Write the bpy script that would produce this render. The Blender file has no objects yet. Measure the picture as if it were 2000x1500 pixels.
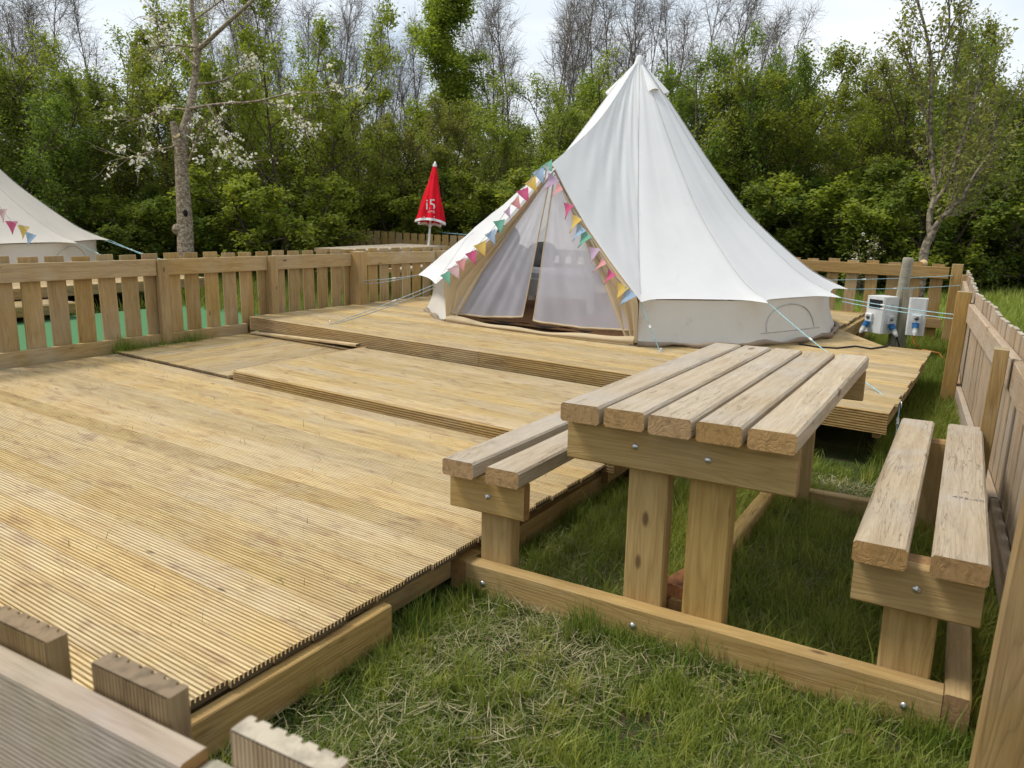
import bpy, math, random
import numpy as np
from mathutils import Vector, Matrix

SC = bpy.context.scene
COL = SC.collection
rnd = random.Random(7)
npr = np.random.default_rng(11)

# ------------------------------------------------------------------ camera
FPX, PITCH, ROLL, YAW, CAMH = 1484.69, 0.2171, 0.0263, 0.5705, 1.3838
_f0 = Vector((-math.sin(YAW), math.cos(YAW), 0)); _r0 = Vector((math.cos(YAW), math.sin(YAW), 0)); _u0 = Vector((0, 0, 1))
CF = math.cos(PITCH) * _f0 - math.sin(PITCH) * _u0
_U = math.sin(PITCH) * _f0 + math.cos(PITCH) * _u0
CR = math.cos(ROLL) * _r0 + math.sin(ROLL) * _U
CU = -math.sin(ROLL) * _r0 + math.cos(ROLL) * _U
CC = Vector((0, 0, CAMH))
cd = bpy.data.cameras.new('camera'); cam = bpy.data.objects.new('camera', cd); COL.objects.link(cam)
m = Matrix.Identity(4)
for i in range(3):
    m[i][0], m[i][1], m[i][2], m[i][3] = CR[i], CU[i], -CF[i], CC[i]
cam.matrix_world = m
cd.sensor_width = 36; cd.sensor_fit = 'HORIZONTAL'; cd.lens = FPX / 2000 * 36
cd.clip_start = 0.05; cd.clip_end = 600
cd.dof.use_dof = True; cd.dof.focus_distance = 5.0; cd.dof.aperture_fstop = 6.5
SC.camera = cam
SC.render.resolution_x, SC.render.resolution_y = 1024, 768

# ------------------------------------------------------------------ sky, sun, exposure
SUN_DIR = Vector((-0.62, -0.30, 1.05)).normalized()      # towards the sun
SUN_EL = math.asin(SUN_DIR.z); SUN_AZ = math.atan2(SUN_DIR.x, SUN_DIR.y)
world = bpy.data.worlds.new('World'); SC.world = world; world.use_nodes = True
wn, wl = world.node_tree.nodes, world.node_tree.links
for n in list(wn): wn.remove(n)
sky = wn.new('ShaderNodeTexSky'); sky.sky_type = 'NISHITA'; sky.sun_disc = False
sky.sun_elevation = SUN_EL; sky.sun_rotation = SUN_AZ; sky.air_density = 1.0; sky.dust_density = 2.0
skys = wn.new('ShaderNodeVectorMath'); skys.operation = 'SCALE'; skys.inputs['Scale'].default_value = 0.10
wl.new(sky.outputs[0], skys.inputs[0])
tc = wn.new('ShaderNodeTexCoord')
mp = wn.new('ShaderNodeMapping'); mp.inputs['Scale'].default_value = (1.6, 1.6, 4.2); mp.inputs['Location'].default_value = (0.35, 0.2, 0.1)
wl.new(tc.outputs['Generated'], mp.inputs['Vector'])
nz = wn.new('ShaderNodeTexNoise'); nz.inputs['Scale'].default_value = 1.7; nz.inputs['Detail'].default_value = 7; nz.inputs['Roughness'].default_value = 0.52; nz.inputs['Distortion'].default_value = 0.4
wl.new(mp.outputs[0], nz.inputs['Vector'])
cr = wn.new('ShaderNodeValToRGB'); cr.color_ramp.elements[0].position = 0.36; cr.color_ramp.elements[0].color = (0.31, 0.365, 0.42, 1)
cr.color_ramp.elements[1].position = 0.66; cr.color_ramp.elements[1].color = (0.545, 0.555, 0.56, 1)
e = cr.color_ramp.elements.new(0.50); e.color = (0.445, 0.478, 0.505, 1)
wl.new(nz.outputs[0], cr.inputs[0])
mx = wn.new('ShaderNodeMix'); mx.data_type = 'RGBA'; mx.inputs['Factor'].default_value = 0.86
wl.new(skys.outputs[0], mx.inputs[6]); wl.new(cr.outputs[0], mx.inputs[7])
bg = wn.new('ShaderNodeBackground'); bg.inputs['Strength'].default_value = 1.0
wl.new(mx.outputs[2], bg.inputs['Color'])
wo = wn.new('ShaderNodeOutputWorld'); wl.new(bg.outputs[0], wo.inputs[0])
sd = bpy.data.lights.new('sun', 'SUN'); sd.energy = 1.5; sd.angle = math.radians(14); sd.color = (1.0, 0.95, 0.87)
sun = bpy.data.objects.new('sun', sd); COL.objects.link(sun)
sun.rotation_euler = SUN_DIR.to_track_quat('Z', 'Y').to_euler(); sun.location = SUN_DIR * 40
SC.view_settings.view_transform = 'Standard'; SC.view_settings.look = 'None'
SC.view_settings.exposure = 1.03; SC.view_settings.gamma = 1.0; SC.view_settings.use_curve_mapping = False
SC.render.engine = 'CYCLES'
SC.cycles.use_denoising = True
SC.cycles.max_bounces = 7; SC.cycles.transparent_max_bounces = 12; SC.cycles.transmission_bounces = 4

# ------------------------------------------------------------------ pixel to place
def ray(u, v): return CF + CR * ((u - 1000) / FPX) - CU * ((v - 750) / FPX)
def atz(u, v, z): d = ray(u, v); return CC + d * ((z - CC.z) / d.z)
def atx(u, v, x): d = ray(u, v); return CC + d * (x / d.x)
def aty(u, v, y): d = ray(u, v); return CC + d * (y / d.y)
def atd(u, v, dep): return CC + ray(u, v) * dep
GZ = -0.085                                                  # ground level
DA, DB = -0.0083, 0.0008                                     # the decks run out of level by this much
def dk(x, y, z): return Vector((x, y, z + DA * (x + 2) + DB * (y - 4)))
def atdk(u, v, z0):
    z = z0
    for _ in range(5):
        p = atz(u, v, z); z = z0 + DA * (p.x + 2) + DB * (p.y - 4)
    return p
def hpx(u): return 750 - FPX * math.tan(PITCH) + (u - 1000) * math.tan(ROLL)

# ------------------------------------------------------------------ node helpers and materials
class NT:
    def __init__(s, name):
        s.mat = bpy.data.materials.new(name); s.mat.use_nodes = True
        s.t = s.mat.node_tree; s.t.nodes.clear()
        s.out = s.t.nodes.new('ShaderNodeOutputMaterial')
    def n(s, typ, _p=None, **kw):
        nd = s.t.nodes.new(typ)
        for k, v in (_p or {}).items(): setattr(nd, k, v)
        for k, v in kw.items():
            key = int(k[1:]) if k[0] == 'i' and k[1:].isdigit() else k.replace('_', ' ')
            s.set(nd.inputs[key], v)
        return nd
    def set(s, inp, v):
        if isinstance(v, bpy.types.NodeSocket): s.t.links.new(v, inp)
        elif isinstance(v, bpy.types.Node): s.t.links.new(v.outputs[0], inp)
        else:
            if inp.type == 'RGBA' and len(v) == 3: v = (*v, 1)
            inp.default_value = v
    def math(s, op, a, b=0.0, clamp=False): return s.n('ShaderNodeMath', {'operation': op, 'use_clamp': clamp}, i0=a, i1=b).outputs[0]
    def vmath(s, op, a, b): return s.n('ShaderNodeVectorMath', {'operation': op}, i0=a, i1=b).outputs[0]
    def mix(s, f, a, b, mode='MIX'):
        nd = s.n('ShaderNodeMix', {'data_type': 'RGBA', 'blend_type': mode}); s.set(nd.inputs[0], f); s.set(nd.inputs[6], a); s.set(nd.inputs[7], b); return nd.outputs[2]
    def noise(s, vec, scale, detail=4, rough=0.55, dist=0.0):
        return s.n('ShaderNodeTexNoise', Vector=vec, Scale=scale, Detail=detail, Roughness=rough, Distortion=dist).outputs[0]
    def ramp(s, f, a, b):           # smooth 0..1 between a and b
        return s.n('ShaderNodeMapRange', {'interpolation_type': 'SMOOTHSTEP'}, i0=f, i1=a, i2=b, i3=0.0, i4=1.0).outputs[0]
    def bsdf(s, color, rough=0.8, bump=None, bstr=0.3, bdist=0.003, spec=0.3, **kw):
        b = s.n('ShaderNodeBsdfPrincipled', Base_Color=color, Roughness=rough, **kw)
        b.inputs['Specular IOR Level'].default_value = spec
        if bump is not None:
            s.set(b.inputs['Normal'], s.n('ShaderNodeBump', Strength=bstr, Distance=bdist, Height=bump).outputs[0])
        return b
    def done(s, sh):
        s.t.links.new(sh.outputs[0] if isinstance(sh, bpy.types.Node) else sh, s.out.inputs[0]); return s.mat

def wood(name, light, dark, grey=(0.36, 0.33, 0.29), grey_amt=0.3, knot=0.5, endc=(0.40, 0.24, 0.11), stain=(0.17, 0.09, 0.045), stain_amt=0.4, st_rng=(0.55, 0.74), crack=0.0, green=0.0, vary=0.25, rough=0.78, long_bump=0.35, ring=0.35, endring=0.28, kscale=(2.1, 6.0, 6.0), kr=(0.05, 0.13)):
    t = NT(name)
    tcn = t.n('ShaderNodeTexCoord'); oi = t.n('ShaderNodeObjectInfo'); r = oi.outputs['Random']
    off = t.n('ShaderNodeCombineXYZ', X=t.math('MULTIPLY', r, 37.0), Y=t.math('MULTIPLY', r, 91.3), Z=t.math('MULTIPLY', r, 53.7))
    v = t.vmath('ADD', tcn.outputs['Object'], off.outputs[0])
    st = t.noise(t.vmath('MULTIPLY', v, (1.1, 16, 16)), 2.2, 6, 0.6, 0.5)
    fib = t.noise(t.vmath('MULTIPLY', v, (5, 150, 150)), 2.5, 3, 0.6)
    rg = t.noise(t.vmath('MULTIPLY', v, (0.55, 6.5, 6.5)), 1.3, 2, 0.5, 0.2)
    rings = t.math('POWER', t.math('ABSOLUTE', t.math('SINE', t.math('MULTIPLY', rg, 62.0))), 0.6)
    big = t.noise(v, 1.7, 5, 0.62, 0.6)
    med = t.noise(t.vmath('MULTIPLY', v, (2.2, 7, 7)), 2.0, 5, 0.65, 0.5)
    vo = t.n('ShaderNodeTexVoronoi', {'feature': 'F1'}, Vector=t.vmath('MULTIPLY', v, kscale), Scale=1.0, Randomness=1.0)
    kd = vo.outputs['Distance']
    km = t.math('MULTIPLY', t.math('SUBTRACT', 1.0, t.ramp(kd, *kr)), t.math('GREATER_THAN', t.n('ShaderNodeSeparateColor', Color=vo.outputs['Color']).outputs[0], 0.55))
    c = t.mix(t.ramp(st, 0.32, 0.70), light, dark)
    c = t.mix(t.math('MULTIPLY', t.math('SUBTRACT', 1.0, rings), ring), c, tuple(x * 0.55 for x in dark))
    c = t.mix(t.math('MULTIPLY', t.ramp(big, 0.42, 0.68), grey_amt), c, grey)
    c = t.mix(t.math('MULTIPLY', t.ramp(med, *st_rng), stain_amt), c, stain)
    c = t.mix(t.math('MULTIPLY', km, knot), c, (0.10, 0.05, 0.025))
    if green: c = t.mix(t.math('MULTIPLY', t.ramp(t.noise(v, 3.1, 4), 0.48, 0.7), green), c, (0.16, 0.17, 0.05))
    c = t.mix(t.math('MULTIPLY', t.ramp(fib, 0.35, 0.75), 0.35), c, t.mix(1.0, c, (0.62, 0.58, 0.54), 'MULTIPLY'))
    h = t.math('ADD', t.math('MULTIPLY', fib, 0.6), t.math('MULTIPLY', rings, 0.5))
    if crack:
        ck = t.noise(t.vmath('MULTIPLY', v, (0.9, 17, 17)), 2.6, 5, 0.55, 0.3)
        cm = t.math('MULTIPLY', t.math('SUBTRACT', 1.0, t.ramp(t.math('ABSOLUTE', t.math('SUBTRACT', ck, 0.5)), 0.0, 0.014)), t.ramp(t.noise(t.vmath('MULTIPLY', v, (0.8, 3, 3)), 2.3, 2), 0.48, 0.60))
        c = t.mix(t.math('MULTIPLY', cm, crack), c, (0.045, 0.03, 0.02)); h = t.math('SUBTRACT', h, t.math('MULTIPLY', cm, 1.6))
    # sawn ends: rings seen head-on
    vt = t.n('ShaderNodeVectorTransform', {'vector_type': 'NORMAL', 'convert_from': 'WORLD', 'convert_to': 'OBJECT'}, Vector=t.n('ShaderNodeNewGeometry').outputs['True Normal'])
    nx = t.math('ABSOLUTE', t.n('ShaderNodeSeparateXYZ', Vector=vt).outputs[0])
    em = t.ramp(nx, 0.6, 0.85)
    ev = t.vmath('ADD', t.vmath('MULTIPLY', tcn.outputs['Object'], (0, 1, 1)), t.n('ShaderNodeCombineXYZ', Y=t.math('MULTIPLY', t.math('SUBTRACT', r, 0.5), 0.09), Z=t.math('MULTIPLY', r, -0.09)).outputs[0])
    ln = t.n('ShaderNodeVectorMath', {'operation': 'LENGTH'}, i0=ev).outputs['Value']
    er = t.math('SINE', t.math('ADD', t.math('MULTIPLY', ln, 1150.0), t.math('MULTIPLY', t.noise(ev, 40, 3), 9.0)))
    ec = t.mix(t.math('MULTIPLY', t.math('ADD', er, 1.0), endring), endc, tuple(x * 0.45 for x in endc))
    ec = t.mix(t.ramp(t.noise(v, 45, 4), 0.42, 0.7), ec, tuple(x * 0.62 for x in endc))
    c = t.mix(em, c, ec)
    hsv = t.n('ShaderNodeHueSaturation', Saturation=t.math('ADD', 0.92, t.math('MULTIPLY', t.math('FRACT', t.math('MULTIPLY', r, 7.31)), 0.18)), Value=t.math('ADD', 1.0 - vary / 2, t.math('MULTIPLY', t.math('FRACT', t.math('MULTIPLY', r, 13.7)), vary)), Color=c)
    return t.done(t.bsdf(hsv.outputs[0], rough, h, long_bump, 0.004, 0.25))

M = {}
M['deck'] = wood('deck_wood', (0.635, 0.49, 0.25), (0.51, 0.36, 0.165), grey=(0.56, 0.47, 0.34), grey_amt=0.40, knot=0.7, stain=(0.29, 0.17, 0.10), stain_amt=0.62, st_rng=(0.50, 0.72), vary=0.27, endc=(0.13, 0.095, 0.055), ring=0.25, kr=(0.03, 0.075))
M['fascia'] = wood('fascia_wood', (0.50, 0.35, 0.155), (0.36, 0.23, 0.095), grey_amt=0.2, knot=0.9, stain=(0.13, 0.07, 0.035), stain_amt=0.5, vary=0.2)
M['fence'] = wood('fence_wood', (0.43, 0.295, 0.128), (0.325, 0.205, 0.08), grey=(0.43, 0.34, 0.22), grey_amt=0.4, knot=0.8, stain_amt=0.25, green=0.18, vary=0.24, endc=(0.44, 0.34, 0.19), kscale=(3.6, 10, 10), kr=(0.05, 0.14))
M['rail'] = wood('rail_wood', (0.46, 0.325, 0.155), (0.35, 0.235, 0.10), grey=(0.46, 0.38, 0.27), grey_amt=0.55, knot=0.85, stain_amt=0.15, vary=0.15, endc=(0.38, 0.27, 0.15), kscale=(3.6, 10, 10), kr=(0.06, 0.16))
M['greyfence'] = wood('weathered_fence_wood', (0.45, 0.345, 0.235), (0.355, 0.255, 0.16), grey=(0.42, 0.365, 0.30), grey_amt=0.7, knot=0.55, stain_amt=0.18, vary=0.20, endc=(0.46, 0.40, 0.31), endring=.06)
M['post'] = wood('post_wood', (0.42, 0.275, 0.11), (0.32, 0.195, 0.072), grey_amt=0.12, knot=0.6, stain_amt=0.2, green=0.15, vary=0.15, endc=(0.45, 0.36, 0.22))
M['tabletop'] = wood('weathered_table_wood', (0.50, 0.41, 0.29), (0.40, 0.31, 0.205), grey=(0.46, 0.41, 0.345), grey_amt=0.7, knot=0.75, stain=(0.29, 0.245, 0.195), stain_amt=0.5, crack=0.45, vary=0.16, endc=(0.45, 0.28, 0.125), rough=0.7, long_bump=0.5, ring=0.16, endring=.2)
M['frame'] = wood('table_frame_wood', (0.47, 0.325, 0.135), (0.37, 0.24, 0.09), grey=(0.44, 0.345, 0.21), grey_amt=0.35, knot=0.8, stain_amt=0.10, vary=0.10, endc=(0.36, 0.21, 0.09), ring=0.30, kscale=(4.2, 10.5, 10.5), kr=(0.07, 0.17))
M['neardeckpicket'] = wood('dirty_picket_wood', (0.33, 0.225, 0.105), (0.235, 0.15, 0.065), grey=(0.29, 0.235, 0.165), grey_amt=0.35, knot=0.3, stain_amt=0.35, green=0.3, vary=0.1, endc=(0.25, 0.175, 0.10), endring=.06)
M['nearrail'] = wood('near_rail_wood', (0.46, 0.38, 0.29), (0.36, 0.285, 0.215), grey=(0.42, 0.365, 0.335), grey_amt=0.8, knot=0.2, stain_amt=0.1, green=0.3, vary=0.05, ring=.1)

def simple(name, color, rough=0.7, spec=0.3, var=0.12, scale=6.0, bump=0.0, metal=0.0):
    t = NT(name); tcn = t.n('ShaderNodeTexCoord')
    nzv = t.noise(tcn.outputs['Object'], scale, 5, 0.6)
    c = t.mix(t.ramp(nzv, 0.35, 0.7), color, tuple(max(0, x * (1 - var * 2)) for x in color))
    b = t.bsdf(c, rough, nzv if bump else None, bump, 0.004, spec); b.inputs['Metallic'].default_value = metal
    return t.done(b)

def cloth(name, color, trans=0.25, var=0.06, weave=900.0, dirt=None, rough=0.9):
    t = NT(name); tcn = t.n('ShaderNodeTexCoord'); o = tcn.outputs['Object']
    n1 = t.noise(o, 1.6, 5, 0.6); n2 = t.noise(o, weave * 0.3, 2)
    c = t.mix(t.ramp(n1, 0.35, 0.72), color, tuple(x * (1 - var) for x in color))
    if dirt:
        c = t.mix(t.math('MULTIPLY', t.ramp(t.noise(o, 7.0, 6, 0.65), 0.60, 0.78), 0.5), c, dirt)
    b = t.bsdf(c, rough, n2, 0.12, 0.001, 0.15)
    tr = t.n('ShaderNodeBsdfTranslucent', Color=c)
    ms = t.n('ShaderNodeMixShader', Fac=trans); t.set(ms.inputs[1], b); t.set(ms.inputs[2], tr)
    return t.done(ms)

M['canvas'] = cloth('white_canvas', (0.85, 0.85, 0.845), 0.30, 0.05, dirt=(0.70, 0.68, 0.63))
M['cream'] = cloth('cream_canvas', (0.82, 0.785, 0.705), 0.30, 0.07, dirt=(0.60, 0.52, 0.40))
M['cream2'] = cloth('old_canvas', (0.74, 0.68, 0.60), 0.2, 0.08, dirt=(0.60, 0.53, 0.44))
M['beige'] = cloth('beige_flap', (0.66, 0.53, 0.34), 0.25, 0.10)
M['taupe'] = cloth('groundsheet', (0.30, 0.235, 0.175), 0.0, 0.25, dirt=(0.10, 0.08, 0.07))
M['seam'] = simple('seam_thread', (0.52, 0.51, 0.48), 0.9)
M['rope'] = simple('blue_rope', (0.36, 0.58, 0.62), 0.7, scale=60, var=0.2)
M['greyrope'] = simple('grey_rope', (0.42, 0.50, 0.52), 0.7, scale=60, var=0.2)
M['steel'] = simple('galvanised_steel', (0.62, 0.62, 0.63), 0.32, 0.5, 0.15, 40, metal=0.9)
M['whiteplastic'] = simple('white_plastic', (0.70, 0.71, 0.70), 0.45, 0.4, 0.08, 8)
M['greyplastic'] = simple('grey_plastic', (0.35, 0.36, 0.36), 0.5, 0.4)
M['black'] = simple('black_rubber', (0.018, 0.018, 0.02), 0.6)
M['blueplug'] = simple('blue_plug', (0.03, 0.20, 0.52), 0.4, 0.5)
M['orange'] = simple('orange_cable', (0.55, 0.19, 0.035), 0.5, 0.4)
M['brick'] = simple('brick_clay', (0.50, 0.225, 0.10), 0.9, 0.2, 0.3, 25, 0.6)
M['whitewood'] = simple('white_painted_wood', (0.74, 0.73, 0.71), 0.5, 0.3, 0.05)
M['navy'] = simple('dark_upholstery', (0.06, 0.075, 0.12), 0.9, 0.1, 0.15, 20)
M['greycushion'] = simple('grey_cushion', (0.16, 0.16, 0.17), 0.9, 0.1, 0.2, 14)
M['coir'] = simple('coir_mat', (0.24, 0.125, 0.06), 0.95, 0.1, 0.3, 60, 0.5)
M['matblack'] = simple('black_mat', (0.02, 0.018, 0.017), 0.95, 0.1)
M['mattress'] = simple('white_linen', (0.66, 0.66, 0.70), 0.9, 0.1)
M['turf'] = simple('artificial_turf', (0.095, 0.225, 0.10), 0.95, 0.1, 0.16, 90, 0.6)
M['red'] = cloth('red_parasol_cloth', (0.72, 0.012, 0.025), 0.15, 0.12)
M['whiteprint'] = simple('white_print', (0.80, 0.78, 0.78), 0.8)
M['ink'] = simple('stamp_ink', (0.22, 0.19, 0.165), 0.9)
M['logoink'] = simple('tent_logo_ink', (0.16, 0.18, 0.20), 0.9)
M['bark'] = simple('brown_bark', (0.15, 0.115, 0.085), 0.95, 0.1, 0.35, 14, 1.0)
M['twig'] = simple('bare_twig_bark', (0.225, 0.19, 0.165), 0.95, 0.1, 0.2, 3)
M['cut'] = simple('fresh_cut_wood', (0.62, 0.44, 0.22), 0.8)
M['oldpost'] = wood('old_round_post_wood', (0.36, 0.33, 0.25), (0.25, 0.22, 0.16), grey=(0.34, 0.34, 0.28), grey_amt=0.8, knot=0.2, green=0.35, endc=(0.42, 0.38, 0.28))
def cherry_bark():
    t = NT('cherry_bark'); o = t.n('ShaderNodeTexCoord').outputs['Object']
    a = t.noise(t.vmath('MULTIPLY', o, (6, 6, 9)), 3.0, 6, 0.65); b_ = t.noise(o, 9, 5, 0.6); d = t.noise(o, 34, 3)
    c = t.mix(t.ramp(a, 0.36, 0.66), (0.135, 0.095, 0.062), (0.36, 0.30, 0.22))
    c = t.mix(t.math('MULTIPLY', t.ramp(b_, 0.56, 0.72), 0.8), c, (0.17, 0.16, 0.075))
    c = t.mix(t.ramp(d, 0.60, 0.70), c, (0.50, 0.46, 0.38))
    return t.done(t.bsdf(c, 0.95, t.math('ADD', a, b_), 0.9, 0.02, 0.1))
M['cherry'] = cherry_bark()

def leafmat(name, a, b, trans=0.5):
    t = NT(name)
    at = t.n('ShaderNodeAttribute', {'attribute_name': 'tint'}).outputs['Fac']
    oi = t.n('ShaderNodeObjectInfo').outputs['Random']
    c = t.mix(at, a, b)
    c = t.n('ShaderNodeHueSaturation', Hue=t.math('ADD', 0.488, t.math('MULTIPLY', oi, 0.024)), Value=t.math('ADD', 0.86, t.math('MULTIPLY', oi, 0.28)), Color=c).outputs[0]
    d = t.bsdf(c, 0.6, spec=0.25); tr = t.n('ShaderNodeBsdfTranslucent', Color=t.mix(1.0, c, (1.15, 1.15, 0.6), 'MULTIPLY'))
    ms = t.n('ShaderNodeMixShader', Fac=trans); t.set(ms.inputs[1], d); t.set(ms.inputs[2], tr)
    return t.done(ms)
M['leaf_fresh'] = leafmat('fresh_leaf', (0.165, 0.22, 0.028), (0.345, 0.375, 0.06))
M['leaf_dark'] = leafmat('dark_leaf', (0.115, 0.185, 0.030), (0.235, 0.295, 0.055))
M['leaf_mid'] = leafmat('mid_leaf', (0.17, 0.21, 0.038), (0.315, 0.335, 0.072))
M['leaf_olive'] = leafmat('olive_leaf', (0.18, 0.20, 0.046), (0.32, 0.325, 0.085))
M['blossom'] = leafmat('blossom', (0.72, 0.68, 0.66), (0.84, 0.82, 0.80), 0.3)
M['grass'] = leafmat('grass_blade', (0.078, 0.150, 0.018), (0.375, 0.385, 0.085), 0.42)
M['straw'] = leafmat('dry_grass', (0.19, 0.20, 0.075), (0.56, 0.50, 0.29), 0.2)
M['deadleaf'] = simple('dead_leaf', (0.24, 0.16, 0.09), 0.9)

def soil():
    t = NT('ground_soil'); o = t.n('ShaderNodeTexCoord').outputs['Object']
    n1 = t.noise(o, 0.9, 6, 0.6); n2 = t.noise(o, 22, 5, 0.65); n3 = t.noise(o, 130, 3)
    c = t.mix(t.ramp(n1, 0.38, 0.62), (0.050, 0.085, 0.018), (0.085, 0.115, 0.030))
    c = t.mix(t.math('MULTIPLY', t.ramp(n2, 0.44, 0.60), 0.85), c, (0.105, 0.078, 0.048))
    c = t.mix(t.ramp(n3, 0.4, 0.7), c, t.mix(1.0, c, (0.5, 0.5, 0.5), 'MULTIPLY'))
    return t.done(t.bsdf(c, 0.95, t.math('ADD', n2, n3), 0.9, 0.02, 0.1))
M['soil'] = soil()

def netting():
    t = NT('sheer_mesh'); o = t.n('ShaderNodeTexCoord').outputs['Object']
    d = t.bsdf((0.82, 0.80, 0.88), 0.9, t.noise(o, 300, 2), 0.05, 0.001, 0.1)
    tl = t.n('ShaderNodeBsdfTranslucent', Color=(0.82, 0.80, 0.88, 1))
    m1 = t.n('ShaderNodeMixShader', Fac=0.4); t.set(m1.inputs[1], d); t.set(m1.inputs[2], tl)
    tp = t.n('ShaderNodeBsdfTransparent')
    m2 = t.n('ShaderNodeMixShader', Fac=t.math('ADD', 0.46, t.math('MULTIPLY', t.noise(o, 2.5, 3), 0.22))); t.set(m2.inputs[1], tp); t.set(m2.inputs[2], m1)
    return t.done(m2)
M['net'] = netting()

# ------------------------------------------------------------------ object helpers
WM = {}
def ortho(dirv, up):
    x = Vector(dirv).normalized(); y = Vector(up).cross(x).normalized(); z = x.cross(y)
    return x, y, z
def mat4(o, x, y, z):
    mm = Matrix.Identity(4)
    for i in range(3): mm[i][0], mm[i][1], mm[i][2], mm[i][3] = x[i], y[i], z[i], o[i]
    return mm
def tag(o, label=None, cat=None, group=None, kind=None):
    if label: o['label'] = label
    if cat: o['category'] = cat
    if group: o['group'] = group
    if kind: o['kind'] = kind
    return o
def thing(name, label, cat, loc, group=None, Mw=None):
    o = bpy.data.objects.new(name, None); COL.objects.link(o); o.empty_display_size = 0.2
    Mw = Mw if Mw is not None else Matrix.Translation(Vector(loc)); o.matrix_basis = Mw; WM[o.name] = Mw
    return tag(o, label, cat, group)
def put(name, mesh, parent=None, Mw=None):
    o = bpy.data.objects.new(name, mesh); COL.objects.link(o)
    Mw = Mw if Mw is not None else (WM[parent.name].copy() if parent else Matrix.Identity(4))
    if parent: o.parent = parent; o.matrix_basis = WM[parent.name].inverted() @ Mw
    else: o.matrix_basis = Mw
    WM[o.name] = Mw
    return o
def mesh_from(name, verts, faces, mat, smooth=False, tint=None):
    me = bpy.data.meshes.new(name)
    me.from_pydata([tuple(v) for v in verts], [], faces)
    me.materials.append(mat)
    if smooth: me.polygons.foreach_set('use_smooth', [True] * len(me.polygons))
    me.update(); return me
def mesh_np(name, V, Fq, nper, mat, tint=None, smooth=False):
    """V (n,3), Fq flat loops array of faces with nper corners each (list of arrays allowed)"""
    me = bpy.data.meshes.new(name)
    if not isinstance(Fq, list): Fq, nper = [Fq], [nper]
    loops = np.concatenate([a.ravel() for a in Fq]); cnt = np.concatenate([np.full(a.size // k, k) for a, k in zip(Fq, nper)])
    me.vertices.add(len(V)); me.vertices.foreach_set('co', np.asarray(V, np.float32).ravel())
    me.loops.add(len(loops)); me.loops.foreach_set('vertex_index', loops.astype(np.int32))
    me.polygons.add(len(cnt)); st = np.concatenate([[0], np.cumsum(cnt)[:-1]]); me.polygons.foreach_set('loop_start', st.astype(np.int32))
    if smooth: me.polygons.foreach_set('use_smooth', np.ones(len(cnt), bool))
    if tint is not None:
        a = me.attributes.new('tint', 'FLOAT', 'POINT'); a.data.foreach_set('value', np.asarray(tint, np.float32))
    me.materials.append(mat); me.update(calc_edges=True); return me
def local_mesh(name, verts, faces, mat, origin, smooth=False):
    o = Vector(origin); return mesh_from(name, [Vector(v) - o for v in verts], faces, mat, smooth)

_bc = {}
def prism(prof, L, mat, key):
    if key in _bc: return _bc[key]
    n = len(prof); V = [(-L / 2, y, z) for y, z in prof] + [(L / 2, y, z) for y, z in prof]
    Fc = [(i, (i + 1) % n, n + (i + 1) % n, n + i) for i in range(n)] + [tuple(range(n))[::-1], tuple(range(n, 2 * n))]
    Fc = [f[::-1] for f in Fc]
    _bc[key] = mesh_from('timber', V, Fc, mat); return _bc[key]
def box_prof(w, t, b):
    w, t = w / 2, t / 2
    return [(-w + b, -t), (w - b, -t), (w, -t + b), (w, t - b), (w - b, t), (-w + b, t), (-w, t - b), (-w, -t + b)]
def groove_prof(w, t, n, gd, gw, back=0):
    h = t / 2; P = [(-w / 2, -h + 0.003), (-w / 2 + 0.003, -h)]
    if back:
        p = w / back
        for i in range(back):
            c = -w / 2 + p * (i + 0.5); P += [(c - p * .22, -h), (c - p * .1, -h + .0016), (c + p * .1, -h + .0016), (c + p * .22, -h)]
    P += [(w / 2 - 0.003, -h), (w / 2, -h + 0.003), (w / 2, h - 0.003), (w / 2 - 0.002, h)]
    p = w / (n - 0.7)
    for i in range(n - 1):
        c = w / 2 - p * (i + 0.65); P += [(c + gw / 2 + .0012, h), (c + gw / 2 - .0006, h - gd), (c - gw / 2 + .0006, h - gd), (c - gw / 2 - .0012, h)]
    P += [(-w / 2 + 0.002, h), (-w / 2, h - 0.003)]
    return P
def timber(name, parent, mat, p0, p1, w, t, up=(0, 0, 1), bev=0.004, prof=None, pk=None, jit=0.0):
    p0, p1 = Vector(p0), Vector(p1); L = round((p1 - p0).length, 3)
    key = (mat.name, L, round(w, 4), round(t, 4), bev, pk)
    me = prism(prof or box_prof(w, t, bev), L, mat, key)
    x, y, z = ortho(p1 - p0, up)
    Mw = mat4((p0 + p1) / 2, x, y, z)
    if jit: Mw = Mw @ Matrix.Rotation(rnd.gauss(0, jit), 4, 'X') @ Matrix.Rotation(rnd.gauss(0, jit * .4), 4, 'Z')
    return put(name, me, parent, Mw)
def tube_data(pts, rad, n=6, cap=True):
    pts = [Vector(p) for p in pts]; V, Fc = [], []
    if not hasattr(rad, '__len__'): rad = [rad] * len(pts)
    ref = Vector((0, 0, 1)) if abs((pts[-1] - pts[0]).normalized().z) < 0.9 else Vector((1, 0, 0))
    for i, p in enumerate(pts):
        d = (pts[min(i + 1, len(pts) - 1)] - pts[max(i - 1, 0)]).normalized()
        a = d.cross(ref).normalized(); b = d.cross(a)
        for k in range(n):
            an = 2 * math.pi * k / n; V.append(p + (a * math.cos(an) + b * math.sin(an)) * rad[i])
    for i in range(len(pts) - 1):
        for k in range(n):
            k2 = (k + 1) % n; Fc.append((i * n + k, i * n + k2, (i + 1) * n + k2, (i + 1) * n + k))
    if cap: Fc += [tuple(range(n)), tuple(range((len(pts) - 1) * n, len(pts) * n))[::-1]]
    return V, Fc
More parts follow.
